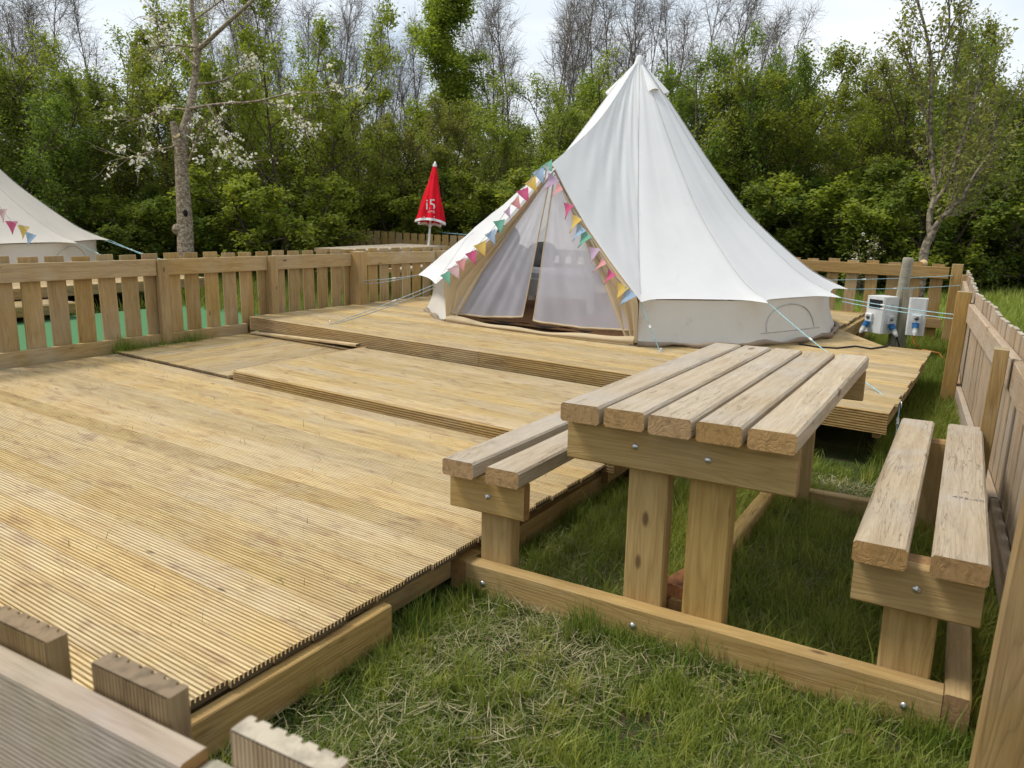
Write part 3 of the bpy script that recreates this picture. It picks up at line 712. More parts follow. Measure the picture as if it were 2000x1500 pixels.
    for sg in (1, -1):
        outer = [AP + Vector((0, .01, -.02)), E_[0 if sg > 0 else 1] + Vector((-0.05 * sg, .03, 0.02)), Vector((sg * 1.06, -2.06, 0.02))]
        inner = [AP + Vector((0.02 * sg, .03, -.10)), dpl(sg * 0.66, 0.54, .03), dpl(sg * 0.95, 0.03, .03)]
        def along(P, t):
            d = [(P[k + 1] - P[k]).length for k in range(2)]; s = t * sum(d)
            return P[0].lerp(P[1], s / d[0]) if s < d[0] else P[1].lerp(P[2], (s - d[0]) / d[1])
        VV = []
        for i in range(24):
            t = i / 23; a, b = along(outer, t), along(inner, t); a.x -= sg * .075 * math.sin(math.pi * min(1, t / .72)); a.y += .03 * math.sin(math.pi * min(1, t / .72))
            for j in range(22):
                w = j / 21; P = a.lerp(b, w); P.y += 0.022 * math.sin(w * 17 + t * 2) * min(1, t * 2) + 0.03 * math.sin(math.pi * w); VV.append(P)
        add('door_flap', VV, grid_faces(24, 22), 'beige')
    if main:
        # sheer inner doors
        for sg, top, bot_in, bot_out in ((-1, (-0.005, 1.475), (-0.165, 0.135), (-1.00, 0.10)), (1, (0.035, 1.47), (-0.04, 0.11), (0.985, 0.125))):
            VV, nn_, mm_ = [], 30, 30
            for i in range(nn_):
                t = i / (nn_ - 1)
                xi = top[0] + (bot_in[0] - top[0]) * t; xo = top[0] + 0.02 * sg + (bot_out[0] - top[0]) * t ** 1.04
                zi = top[1] + (bot_in[1] - top[1]) * t; zo = top[1] + (bot_out[1] - top[1]) * t
                for j in range(mm_):
                    w = j / (mm_ - 1); P = dpl(xi + (xo - xi) * w, zi + (zo - zi) * w - (0.02 * math.sin(math.pi * w) if t > .9 else 0), 0.045)
                    P.y += (0.012 * math.sin(w * 15 + t * 3) + 0.008 * math.sin(w * 31 - t * 5)) * t; VV.append(P)
            pn = add('sheer_door', VV, grid_faces(nn_, mm_), 'net')
            loc = lambda v: TMx @ Vector(v)
            tube('hem', pn, M['beige'], [loc(VV[(nn_ - 1) * mm_ + j]) for j in range(mm_)], 0.010, 6)
            tube('hem', pn, M['beige'], [loc(VV[i * mm_]) for i in range(nn_)], 0.006, 6)
        # sagging threshold strip
        VV = []
        for i in range(31):
            t = i / 30; x = -1.04 + 2.08 * t; y = -2.06 - 0.05 * math.sin(math.pi * t); h = 0.075 - 0.045 * math.sin(math.pi * t) + 0.008 * math.sin(t * 19)
            for j in range(5):
                w = j / 4; VV.append((x, y - 0.03 * math.sin(w * math.pi) + 0.02 * w, h * w + 0.006))
        add('threshold', VV, grid_faces(31, 5), 'beige')
        VV = []
        for i in range(25):
            t = i / 24
            for j in range(4):
                w = j / 3; VV.append((-0.72 + 1.25 * t, -2.0 + 0.16 * w, 0.045 + 0.016 * math.sin(t * 17 + w) * (1 - w) + 0.02 * (1 - w)))
        add('door_mat', VV, grid_faces(25, 4), 'matblack')
    return root, g, E_, cone, nv
ZB = dk(-3.78, 8.2, HU).z
tent, tg, tE, tcone, tnv = bell_tent('big white canvas bell tent with sheer door, standing on the raised deck', -3.715, 8.2, ZB)
def tip(i): return tg(*tcone(math.radians(A0 + i * (360 - 2 * A0) / NP), tnv - 1, 0.0))
# guy ropes, each with its slider
def guy(p0, p1, mat='rope', s=0.012, r=0.0042, root=tent):
    tp = tube('guy_rope', root, M[mat], sag(p0, p1, s), r, 6)
    q0, q1 = Vector(p0).lerp(Vector(p1), .38), Vector(p0).lerp(Vector(p1), .38) + (Vector(p1) - Vector(p0)).normalized() * 0.05
    tube('slider', tp, M['whiteplastic'], [q0 - Vector((0, 0, s * .9)), q1 - Vector((0, 0, s * .9))], 0.009, 6)
    return tp
def peg(p, root=tent):
    p = Vector(p); tube('peg', root, M['steel'], [p + Vector((0, 0, .035)), p + Vector((.008, -.012, .04)), p + Vector((.012, -.02, .02)), p + Vector((.012, -.02, -.01))], 0.004, 6)
P1 = atdk(1290, 688, HU); guy(tip(0), P1); peg(P1)
P2 = Vector((-0.475, 5.42, 0.235)); guy(tip(1), P2, s=0.02); guy(P2 + Vector((0, 0, .02)), (-0.46, 5.27, 0.05), s=0.0); peg(P2)
fp = Vector((-0.30, 7.09, 0))
guy(tip(2), fp + Vector((0, 0, .70))); guy(tip(2) + Vector((0, 0, -.035)), fp + Vector((0, 0, .665)))
guy(tip(3), Vector((-0.44, 10.2, 0.74))); guy(tip(4), Vector((-0.58, 11.05, .80)))
P5 = atdk(645, 633, HU); guy(tip(NP), P5, 'greyrope'); guy(tip(NP) + Vector((0, 0, -.03)), P5 + Vector((.03, .03, 0)), 'greyrope', s=.025); peg(P5)
guy(tip(NP - 1), Vector((-6.36, 6.55, 0.60)), 'greyrope'); guy(tip(NP - 1), Vector((-6.36, 6.58, 0.56)), 'greyrope', s=.02)
guy(tip(NP - 2), Vector((-6.42, 9.6, .6)), 'greyrope')
# small maker's mark on the eave
lp = aty(1266, 577, tip(0).y + 0.03)
# ---- bunting strung along the door edge
def flag_mesh(mat, w=0.135, h=0.155):
    V = []; n = 7
    for i in range(n):
        t = i / (n - 1)
        for j in range(5):
            s = (j / 4 - .5) * w * (1 - t) + 0.0; V.append((s, 0.014 * math.sin(t * 3.3 + j * .7), -t * h))
    return mesh_from('flag', V, grid_faces(n, 5), mat, True)
FC = {'green': (.20, .48, .36), 'blue': (.36, .49, .66), 'yellow': (.70, .50, .14), 'crimson': (.62, .13, .25), 'salmon': (.70, .32, .32), 'lilac': (.58, .43, .60), 'pink': (.68, .46, .48), 'white': (.72, .69, .71)}
FM = {k: flag_mesh(cloth('bunting_' + k, c, 0.3, 0.08)) for k, c in FC.items()}
bunt = thing('bunting', 'string of pastel triangle flags along the door edge of the big tent', 'bunting', (-3.77, 6.2, ZB))
LFT = [('green', 1068, 318), ('blue', 1052, 331), ('yellow', 1036, 350), ('crimson', 1021, 369), ('salmon', 1006, 390), ('lilac', 991, 408), ('green', 976, 430), ('blue', 958, 452), ('yellow', 938, 474), ('crimson', 921, 491), ('salmon', 901, 507), ('pink', 886, 520), ('green', 871, 532)]
RGT = [('white', 1074, 326), ('lilac', 1083, 345), ('salmon', 1095, 363), ('crimson', 1112, 398), ('yellow', 1128, 423), ('blue', 1137, 443), ('green', 1147, 455), ('lilac', 1162, 484), ('salmon', 1180, 508), ('crimson', 1196, 531), ('yellow', 1218, 556), ('blue', 1233, 568)]
def dedge(u, v):
    y = 6.06
    for _ in range(8):
        p = aty(u, v, y); y = 6.02 + max(0, (p.z - 0.70)) * 0.265
    return aty(u, v, y - 0.02)
Lp = [dedge(u, v) for _, u, v in LFT]; Rp = [dedge(u, v) for _, u, v in RGT]
tube('string', bunt, M['seam'], list(reversed(Lp)) + Rp, 0.003, 5)
for (c, _, _), p, sd_ in [(a, b, -1) for a, b in zip(LFT, Lp)] + [(a, b, 1) for a, b in zip(RGT, Rp)]:
    dr = (Lp[0] - Lp[-1]).normalized() if sd_ < 0 else (Rp[-1] - Rp[0]).normalized()
    tipd = (Vector((-dr.z * 1.0, 0, dr.x)) * (-1 if dr.x > 0 else 1)); tipd = (tipd.normalized() * .8 + Vector((rnd.gauss(0, .25), -.05, -.75))).normalized()
    fz_ = -tipd; fx_ = (dr - fz_ * dr.dot(fz_)).normalized(); fy_ = fz_.cross(fx_)
    put('flag', FM[c], bunt, mat4(p + Vector((0, -0.012, 0)), fx_, fy_, fz_) @ Matrix.Rotation(rnd.gauss(0, .22), 4, 'Z') @ Matrix.Scale(rnd.uniform(.85, 1.05), 4)); continue
    R_ = Matrix.Rotation(rnd.gauss(0, .25), 4, 'Z') @ Matrix.Rotation(rnd.gauss(-0.25 * sd_, .28), 4, 'Y') @ Matrix.Rotation(rnd.gauss(-.05, .12), 4, 'X')
    put('flag', FM[c], bunt, Matrix.Translation(p + Vector((0, -0.008, 0))) @ R_ @ Matrix.Scale(rnd.uniform(.9, 1.1), 4))

# ---- inside the big tent
zf = ZB + 0.024
db = thing('daybed', 'white wooden daybed with a row of square cut-outs, seen inside the tent', 'daybed', (-2.9, 8.9, zf))
def wbox(name, par, mat, c, sx, sy, sz, bev=0.006): 
    c = Vector(c); return timber(name, par, M[mat], c - Vector((sx / 2, 0, 0)), c + Vector((sx / 2, 0, 0)), sy, sz, bev=bev)
x0, x1, yb_ = aty(1036, 515, 8.45).x, aty(1215, 540, 8.45).x, 8.45
for x in (x0 + .03, x1 - .03):
    timber('leg', db, M['whitewood'], (x, yb_, zf), (x, yb_, zf + .66), .06, .06, (1, 0, 0)); timber('leg', db, M['whitewood'], (x, yb_ - .75, zf), (x, yb_ - .75, zf + .50), .06, .06, (1, 0, 0))
wbox('back_rail', db, 'whitewood', ((x0 + x1) / 2, yb_, zf + .63), x1 - x0 - .1, .03, .08)
wbox('back_rail', db, 'whitewood', ((x0 + x1) / 2, yb_, zf + .47), x1 - x0 - .1, .03, .06)
for k in range(9): timber('slat', db, M['whitewood'], (x0 + .12 + k * .175, yb_, zf + .498), (x0 + .12 + k * .175, yb_, zf + .592), .09, .022, (0, 1, 0))
wbox('front_panel', db, 'whitewood', ((x0 + x1) / 2, yb_ - .77, zf + .25), x1 - x0 - .1, .025, .20)
wbox('mattress', db, 'mattress', ((x0 + x1) / 2, yb_ - .38, zf + .38), x1 - x0 - .08, .68, .14, .04)
cu = thing('cushion', 'grey cushion on the daybed, seen through the door gap', 'cushion', (-3.6, 8.5, zf + .45))
def blob(name, par, mat, c, rx, ry, rz, pw=2.6, n=20, m_=14, rotz=0.0, tilt=0.0):
    V = []
    for i in range(m_ + 1):
        a = -math.pi / 2 + math.pi * i / m_
        for k in range(n):
            b = 2 * math.pi * k / n; f = lambda s: math.copysign(abs(s) ** (2 / pw), s)
            V.append((rx * f(math.cos(a)) * f(math.cos(b)), ry * f(math.cos(a)) * f(math.sin(b)), rz * f(math.sin(a))))
    Fc = [(i * n + k, i * n + (k + 1) % n, (i + 1) * n + (k + 1) % n, (i + 1) * n + k) for i in range(m_) for k in range(n)]
    return put(name, mesh_from(name, V, Fc, M[mat], True), par, Matrix.Translation(Vector(c)) @ Matrix.Rotation(rotz, 4, 'Z') @ Matrix.Rotation(tilt, 4, 'X'))
blob('cover', cu, 'greycushion', (aty(1052, 545, 8.2).x, 8.25, zf + .60), .2, .07, .16, tilt=-.3)
CHX = aty(966, 560, 7.15).x + 4.33
ch = thing('armchair', 'dark rounded armchair behind the left sheer door of the tent', 'armchair', (CHX - 4.35, 7.2, zf))
blob('seat', ch, 'navy', (CHX - 4.33, 7.15, zf + .23), .30, .34, .22, 3.2)
blob('backrest', ch, 'navy', (CHX - 4.33, 7.42, zf + .50), .30, .14, .26, 2.8)
blob('headrest', ch, 'navy', (CHX - 4.36, 7.44, zf + .80), .15, .11, .16, 2.2)
for s in (-1, 1): blob('arm', ch, 'navy', (CHX - 4.33 + s * .25, 7.15, zf + .40), .08, .32, .13, 3)

# ================================================================== electric hook-up post and its boxes
ep = atz(1756, 676, GZ); EPX, EPY = ep.x, ep.y - 0.75
ehu = thing('hookup_post', 'old round post with a dark board, holding the electric boxes', 'post', (EPX, EPY, GZ))
lathe('round_post', ehu, M['oldpost'], (EPX, EPY + .02, GZ), (EPX + .05, EPY + .02, 1.2), [(0, .062), (.3, .061), (1.07, .058), (1.115, .056), (1.125, .048), (1.126, .0001)], 16)
timber('backboard', ehu, M['black'] if False else M['oldpost'], (EPX + .085, EPY - .03, GZ), (EPX + .10, EPY - .03, 0.70), .10, .05, (0, 1, 0))
def hookbox(label, c, w, d, h, rot, face2):
    Rm = Matrix.Translation(Vector(c)) @ Matrix.Rotation(rot, 4, 'Z')
    root = thing('hookup_box', label, 'electric box', None, group='electric hook-up boxes', Mw=Rm)
    L = lambda x, y, z: Rm @ Vector((x, y, z))
    X, Y = (Rm.to_3x3() @ Vector((1, 0, 0))), (Rm.to_3x3() @ Vector((0, 1, 0)))
    timber('casing', root, M['whiteplastic'], L(0, 0, 0), L(0, 0, h), w, d, Y, bev=0.016)
    def plate(name, par, mat, face, a, z, pw, ph, th=.012, bev=.004):
        if face == 0: return timber(name, root, M[mat], L(a - pw / 2, -d / 2 - th / 2 + .002, z), L(a + pw / 2, -d / 2 - th / 2 + .002, z), th, ph, (0, 0, 1), bev)
        return timber(name, root, M[mat], L(w / 2 + th / 2 - .002, a - pw / 2, z), L(w / 2 + th / 2 - .002, a + pw / 2, z), th, ph, (0, 0, 1), bev)
    def socket(face, a, z, cable, drop):
        s = plate('socket', root, 'whiteplastic', face, a, z, .085, .10, .03, .008)
        o = Vector((0, -1, 0)) if face == 0 else Vector((1, 0, 0)); o = (Rm.to_3x3() @ o)
        q = L(a, -d / 2, z) if face == 0 else L(w / 2, a, z)
        lathe('socket_ring', s, M['greyplastic'], q + o * .028 + Vector((0, 0, .012)), q + o * .06 + Vector((0, 0, .012)), [(0, .026), (.008, .026), (.008, .018), (.004, .0001)], 16)
        dn = (o * .7 + Vector((0, 0, -.9))).normalized(); b0 = q + o * .03 + Vector((0, 0, -.055))
        pl = lathe('plug', root, M['blueplug'], b0, b0 + dn, [(0, .034), (.05, .036), (.055, .03), (.07, .03), (.07, .0001)], 14)
        lathe('plug_grip', pl, M['whiteplastic'], b0 + dn * .062, b0 + dn * .2, [(0, .03), (.05, .028), (.085, .018), (.10, .0001)], 12)
        e = b0 + dn * .15
        cb = tube('cable', root, M[cable], [e, e + dn * .06 + Vector((0, 0, -.03))] + [Vector(p) for p in drop(e)], 0.0085, 7)
    return root, plate, socket, L, Rm
c1 = (EPX - .145, EPY - .06, 0.17)
r1, pl1, so1, L1, R1 = hookbox('larger white electric hook-up box with dark meter window on the old post', c1, .25, .26, .42, math.radians(-32), 1)
pl1('meter_window', r1, 'black', 0, .01, .335, .17, .10)
so1(0, -.055, .17, 'orange', lambda e: [e + Vector((-.03, 0, -.16)), e + Vector((-.06, .05, -.30)), Vector((e.x - .12, e.y + .06, GZ + .02)), Vector((e.x - .3, e.y + .12, GZ + .06)), Vector((e.x - .55, e.y + .2, GZ + .02))])
so1(1, -.02, .16, 'black', lambda e: [e + Vector((.05, 0, -.14)), e + Vector((.16, .03, -.24)), Vector((e.x + .3, e.y + .02, GZ + .02)), Vector((e.x + .42, e.y - .1, GZ + .01))])
sx = R1.to_3x3()
put('logo', text_mesh('/\\\\', .07, M['greyplastic']), r1, R1 @ Matrix.Translation(Vector((.1265, 0, .31))) @ Matrix.Rotation(math.radians(90), 4, 'Z') @ Matrix.Rotation(math.radians(90), 4, 'X'))
c2 = (EPX + .215, EPY - .05, 0.175)
r2, pl2, so2, L2, R2 = hookbox('smaller white electric hook-up box right of the dark board', c2, .19, .15, .42, math.radians(6), 1)
so2(0, .0, .19, 'orange', lambda e: [e + Vector((.05, -.01, -.12)), e + Vector((.055, 0, -.25)), Vector((e.x + .02, e.y - .02, GZ + .03)), Vector((e.x + .10, e.y + .03, GZ + .12)), Vector((e.x + .26, e.y + .04, GZ + .10)), Vector((e.x + .34, e.y + .05, GZ + .01))])
cbp = [atdk(u, v, HU + .008) for u, v in ((1560, 672), (1600, 678), (1635, 680), (1670, 676), (1700, 681), (1728, 677))]
o = tube('power_cable', None, M['black'], cbp + [cbp[-1] + Vector((.04, .25, -.02)), cbp[-1] + Vector((.06, .4, -.25))], 0.008, 7)
tag(o, 'thin black cable running over the raised deck from the tent', 'cable')

# ================================================================== neighbouring plots
# tent and decks beyond the left fence
nE = atd(-172, 500, 12.6)
NTZ = 0.30
ntent, ng, nE_, ncone, nnv = bell_tent('cream bell tent at the left edge beyond the picket fence', nE.x, nE.y, NTZ, math.radians(62), 'cream2', 'cream2', False, 1.22)
def ntip(i): return ng(*ncone(math.radians(A0 + i * (360 - 2 * A0) / NP), nnv - 1, 0.0))
best = sorted(range(NP + 1), key=lambda i: -((ntip(i) - CC).dot(CR) / (ntip(i) - CC).dot(CF)))
for q, e in zip(best[:3], ((300, 505), (330, 512), (240, 515))):
    guy(ntip(q), atd(e[0], e[1], 13.4 if q == best[0] else 12.4), s=.02, r=.006, root=ntent); 
guy(ntip(best[0]), atd(322, 508, 13.0), s=.03, r=.006, root=ntent)
nb_ = thing('bunting', 'short string of pastel flags on the left tent', 'bunting', ng(0.6, -2, 0.4))
prev = None; bp = []
for c, u, v in (('lilac', -14, 385), ('pink', 3, 408), ('crimson', 22, 432), ('yellow', 46, 441), ('blue', 60, 456)):
    bp.append((c, atd(u, v, 10.05)))
tube('string', nb_, M['seam'], [p for _, p in bp], .004, 5)
for c, p in bp: put('flag', FM[c], nb_, Matrix.Translation(p) @ Matrix.Rotation(YAW + rnd.gauss(0, .2), 4, 'Z') @ Matrix.Rotation(rnd.gauss(0, .25), 4, 'Y') @ Matrix.Scale(1.15, 4))
# its decks run parallel to our fence
nx = atz(140, 557, 0.30).x; nyb = atz(415, 543, 0.30).y
nd1 = thing('neighbour_deck', 'raised timber deck of the left tent, seen through fence gaps', 'deck', (nx - 2, 4, GZ))
x = nx - .07
for k in range(22): timber('board', nd1, M['deck'], (x, 1.0, .286), (x, nyb + rnd.uniform(-.01, .01), .286), .1445, .028, prof=DP, pk='deck'); x -= PW
timber('fascia_board', nd1, M['fascia'], (nx + .016, 1.0, .228), (nx + .016, nyb, .228), .14, .026, (1, 0, 0), prof=groove_prof(0.14, 0.026, 9, 0.009, 0.0055), pk='fas3')
for y in np.arange(1.3, nyb, 1.1): timber('support_post', nd1, M['fascia'], (nx - .12, y, GZ), (nx - .12, y, .27), .09, .09, (1, 0, 0))
sx0, sx1 = nx + .045, nx + .62; sye = atz(205, 600, 0.13).y
nd2 = thing('neighbour_step', 'low timber step of the left tent, seen through fence gaps', 'step', (nx + .3, 3, GZ))
x = sx1 - .07
while x > sx0: timber('board', nd2, M['deck'], (x, 1.0, .126), (x, sye, .126), .1445, .028, prof=DP, pk='deck'); x -= PW
timber('fascia_board', nd2, M['fascia'], (sx1 + .016, 1.0, .068), (sx1 + .016, sye, .068), .12, .026, (1, 0, 0), prof=FP, pk='fas4')
for y in np.arange(1.3, sye, .9): timber('joist', nd2, M['fascia'], (sx0, y, .05), (sx1, y, .05), .045, .10)
tfc = [atz(-200, 720, GZ), (FX - .12, 2.0), (FX - .12, 5.2), (nx + .35, 5.9), (nx + .2, 1.0)]
tv = [(sx1 - .25, .9, GZ + .018), (FX - .1, .9, GZ + .018), (FX - .1, atz(445, 632, GZ).y, GZ + .018), (FX - .9, atz(420, 606, GZ).y, GZ + .018), (sx1 - .25, sye + 1.9, GZ + .018)]
tu = put('turf_mat', mesh_from('turf_mat', tv + [(a, b, GZ - .01) for a, b, _ in tv], [(0, 1, 2, 3, 4)] + [(i, i + 5, (i + 1) % 5 + 5, (i + 1) % 5) for i in range(5)], M['turf']))
tag(tu, 'bright green artificial turf behind the left picket fence', 'turf')
# table and parasol of the plot behind
ptp = [atz(u, v, .76) for u, v in ((628, 484), (702, 491), (862, 481), (797, 474))]
ctr = sum(ptp, Vector()) / 4; du = (ptp[2] - ptp[1]).normalized(); dv = Vector((-du.y, du.x, 0)); 
LU, LV = (ptp[2] - ptp[1]).length, abs((ptp[0] - ptp[1]).dot(dv))
pt_ = thing('picnic_table', 'pale picnic table beyond the fence beside the red parasol', 'table', (ctr.x, ctr.y, GZ))
nbp = 5
for k in range(nbp):
    o_ = dv * ((k + .5) / nbp - .5) * LV
    timber('top_plank', pt_, M['tabletop'], ctr + o_ - du * LU / 2 - Vector((0, 0, .03)), ctr + o_ + du * LU / 2 - Vector((0, 0, .03)), LV / nbp - .012, .06)
for s in (-1, 1):
    c_ = ctr + du * s * (LU / 2 - .12)
    timber('crossbeam', pt_, M['frame'], c_ - dv * LV / 2 - Vector((0, 0, .13)), c_ + dv * LV / 2 - Vector((0, 0, .13)), .05, .14)
    for q in (-1, 1): timber('leg', pt_, M['frame'], (c_ + dv * q * .14 - du * s * .06) * 1.0 + Vector((0, 0, GZ - c_.z)), (c_ + dv * q * .14 - du * s * .06) + Vector((0, 0, -.06)), .14, .06, du)
    b_ = ctr + dv * s * (LV / 2 + .42)
    for w in (-.08, .08): timber('seat_plank', pt_, M['tabletop'], b_ + dv * w - du * LU / 2 + Vector((0, 0, -.32)), b_ + dv * w + du * LU / 2 + Vector((0, 0, -.32)), .145, .06)
    for q in (-1, 1): timber('bench_leg', pt_, M['frame'], b_ + du * q * (LU / 2 - .2) + Vector((0, 0, GZ - b_.z)), b_ + du * q * (LU / 2 - .2) + Vector((0, 0, -.35)), .14, .06, du)
pd = (atz(839, 479, .76) - CC).dot(CF)
pb, pbot, ptop = atd(837, 479, pd), atd(840, 436, pd), atd(849, 326, pd)
par = thing('parasol', 'closed red parasol with white lettering beyond the fence', 'parasol', (pb.x, pb.y, GZ))
axp = (ptop - pb).normalized()
tube('pole', par, M['whiteplastic'], [pb - axp * (.80 / axp.z), ptop], .024, 10)
lathe('finial', par, M['whiteplastic'], ptop, ptop + axp, [(0, .035), (.03, .05), (.07, .025), (.11, .012), (.115, .0001)], 10)
def canopy(z0, z1, rfun, mat, name, par_, nseg=48, nz_=22, pleat=.16):
    V = []; ref = CR
    a_ = axp.cross(Vector((0, 1, 0))).normalized(); b_ = axp.cross(a_)
    for i in range(nz_):
        t = i / (nz_ - 1); c_ = ptop.lerp(pbot, z0 + (z1 - z0) * t); tt__ = z0 + (z1 - z0) * t
        for k in range(nseg):
            an = 2 * math.pi * k / nseg; r = rfun(tt__) * (1 + pleat * math.cos(8 * an + .6) * min(1, tt__ * 1.5) + .05 * math.sin(5 * an + 9 * tt__))
            V.append(c_ + (a_ * math.cos(an) + b_ * math.sin(an)) * r - axp * (.012 * math.cos(8 * an + .6) * tt__))
    Fc = [(i * nseg + k, i * nseg + (k + 1) % nseg, (i + 1) * nseg + (k + 1) % nseg, (i + 1) * nseg + k) for i in range(nz_ - 1) for k in range(nseg)]
    return put(name, local_mesh(name, V, Fc, M[mat], pb, True), par_, Matrix.Translation(pb))
rf = lambda t: .025 + .255 * t ** .95 + (.012 if t < .2 else 0)
can = canopy(0.0, .955, rf, 'red', 'canopy', par)
canopy(.955, 1.0, rf, 'whiteprint', 'hem', can, nz_=4)
face = -(pb - CC); face.z = 0; face.normalize(); right = Vector((0, 0, 1)).cross(face).normalized(); upv = face.cross(right) * -1
if upv.z < 0: upv = -upv
for txt, size, t, off in (('i5', .30, .68, -.02), ('100%', .07, .80, .0), ('o', .06, .885, -.13), (')', .06, .885, .07)):
    c_ = ptop.lerp(pbot, t) + face * (rf(t) * 1.19 + .01) + right * off
    put('lettering', text_mesh(txt, size, M['whiteprint']), can, mat4(c_, right, upv, face))
# fence of that plot
ff0, ff1 = atd(668, 470, 18.6), atd(905, 480, 17.0)
ff = thing('picket_fence', 'short tan fence behind the red parasol', 'fence', (ff0.x, ff0.y, GZ))
dfn = (ff1 - ff0); dfn.z = 0; LF = dfn.length; dfn.normalize(); nfn = Vector((dfn.y, -dfn.x, 0))
z_a, z_b = atd(668, 447, 18.6).z, atd(905, 461, 17.0).z
s = 0
while s < LF + 2.5:
    p = ff0 + dfn * s; timber('picket', ff, M['fence'], (p.x, p.y, GZ), (p.x, p.y, z_a + (z_b - z_a) * s / LF + rnd.uniform(-.01, .01)), .17, .022, nfn, bev=.003, jit=.01); s += .215
for zz in (.25, .75):
    timber('rail', ff, M['rail'], (ff0.x + nfn.x * -.035, ff0.y - nfn.y * .035, zz), (ff0.x + dfn.x * (LF + 2.5) - nfn.x * .035, ff0.y + dfn.y * (LF + 2.5) - nfn.y * .035, zz - .06), .04, .12)
# washing-line style rope with blue scrap behind the parasol
o = tube('rope_line', None, M['rope'], [atd(700, 388, 22), atd(720, 400, 21.6), atd(770, 428, 20.4), atd(820, 445, 19.2), atd(870, 455, 18), atd(930, 460, 17.2)], .012, 6)
tag(o, 'thin blue-green rope sagging behind the red parasol', 'rope')

# ================================================================== trees
def rot_about(v, ang, r):
    a = v.orthogonal().normalized(); a = Matrix.Rotation(r.uniform(0, 2 * math.pi), 3, v) @ a
    return (Matrix.Rotation(ang, 3, a) @ v).normalized()
def limb(start, d, L, r0, r1, n, wob, up, r):
    pts, rad, p = [start.copy()], [r0], start.copy(); d = d.normalized()
    for i in range(n):
        d = (d + Vector((r.gauss(0, wob), r.gauss(0, wob), r.gauss(0, wob) + up))).normalized()
        p = p + d * (L / n); pts.append(p.copy()); rad.append(r0 + (r1 - r0) * (i + 1) / n)
    return pts, rad
def on(pts, f):
    s = f * (len(pts) - 1); i = min(int(s), len(pts) - 2); return pts[i].lerp(pts[i + 1], s - i), (pts[i + 1] - pts[i]).normalized()
class Tree:
    def __init__(s): s.V, s.F, s.an = [], [], []
    def add(s, pts, rad, n):
        V, F = tube_data(pts, rad, n, cap=False); b = len(s.V); s.V += V; s.F += [tuple(b + i for i in f) for f in F]
    def wood(s, mat): return mesh_from('wood', s.V, s.F, mat, True)
def skeleton(seed, H, stems=3, spread=.35, n1=11, n2=8, n3=4, low=.12, l1=.36, ang=(35, 70), tr=.07, up1=.03, wob=.10, fine=True, single=False, l3=.16, up0=.05):
    r = random.Random(seed); t = Tree()
    for st in range(stems):
        a = 2 * math.pi * (st + r.random() * .6) / stems
        d = Vector((math.cos(a) * spread, math.sin(a) * spread, 1)) if not single else Vector((r.gauss(0, .03), r.gauss(0, .03), 1))
        base = Vector((math.cos(a) * .12, math.sin(a) * .12, 0)) if not single else Vector((0, 0, 0))
        L0 = H * r.uniform(.86, 1.0)
        tp, trd = limb(base, d, L0, tr * r.uniform(.8, 1.2), .012, 9, .05 if single else .09, up0, r)
        t.add(tp, trd, 6)
        for i in range(n1):
            f = low + (1 - low) * ((i + r.random()) / n1) ** .9
            p, dd = on(tp, min(f, .98)); b1 = rot_about(dd, math.radians(r.uniform(*ang)), r)
            L1 = H * l1 * (1.08 - .72 * f) * r.uniform(.65, 1.15)
            q, qr = limb(p, b1, L1, .030 * (1.1 - .6 * f), .006, 6, wob, up1, r); t.add(q, qr, 4)
            for k in range(n2):
                g_ = .15 + .85 * (k + r.random()) / n2; p2, d2 = on(q, min(g_, .99)); b2 = rot_about(d2, math.radians(r.uniform(25, 65)), r)
                L2 = L1 * .42 * (1.15 - .6 * g_) * r.uniform(.6, 1.2)
                w, wr = limb(p2, b2, L2, .010, .004, 4, .14, .02, r); t.add(w, wr, 3)
                t.an.append((w, L2))
                for m_ in range(n3):
                    h_ = .2 + .8 * (m_ + r.random()) / n3; p3, d3 = on(w, min(h_, .99)); b3 = rot_about(d3, math.radians(r.uniform(25, 70)), r)
                    x, xr = limb(p3, b3, l3 * H * .25 * r.uniform(.5, 1.3), .005, .0025, 3, .16, .02, r)
                    if fine: t.add(x, xr, 3)
                    t.an.append((x, .3))
    return t
def leaves(t, seed, per, size, spread, mat, aspect=.62, tint_sp=.28, upb=.8, keep=None):
    g = np.random.default_rng(seed); P, T = [], []
    for pts, L in t.an:
        if keep is not None and g.random() > keep: continue
        k = max(1, int(g.poisson(per))); A = np.array([list(p) for p in pts]); f = g.random(k) * (len(A) - 1); i = np.minimum(f.astype(int), len(A) - 2); w = (f - i)[:, None]
        P.append(A[i] * (1 - w) + A[i + 1] * w + g.normal(0, spread, (k, 3))); T.append(np.full(k, g.normal(.45, tint_sp * .7)) + g.normal(0, tint_sp * .6, k))
    P = np.concatenate(P); T = np.clip(np.concatenate(T), 0, 1); N = len(P)
    n_ = g.normal(0, 1, (N, 3)); n_[:, 2] = np.abs(n_[:, 2]) + upb; n_ /= np.linalg.norm(n_, axis=1)[:, None]
    a = np.cross(n_, g.normal(0, 1, (N, 3))); a /= np.linalg.norm(a, axis=1)[:, None]; b = np.cross(n_, a)
    s = (size * g.uniform(.6, 1.25, N))[:, None]
    V = np.stack([P - a * s, P - a * s * .1 + b * s * aspect + n_ * s * .12, P + a * s, P - a * s * .1 - b * s * aspect + n_ * s * .12], 1).reshape(-1, 3)
    F = np.arange(N * 4).reshape(N, 4)
    return mesh_np('foliage', V, F, 4, mat, np.repeat(T, 4))
PROTO = {}
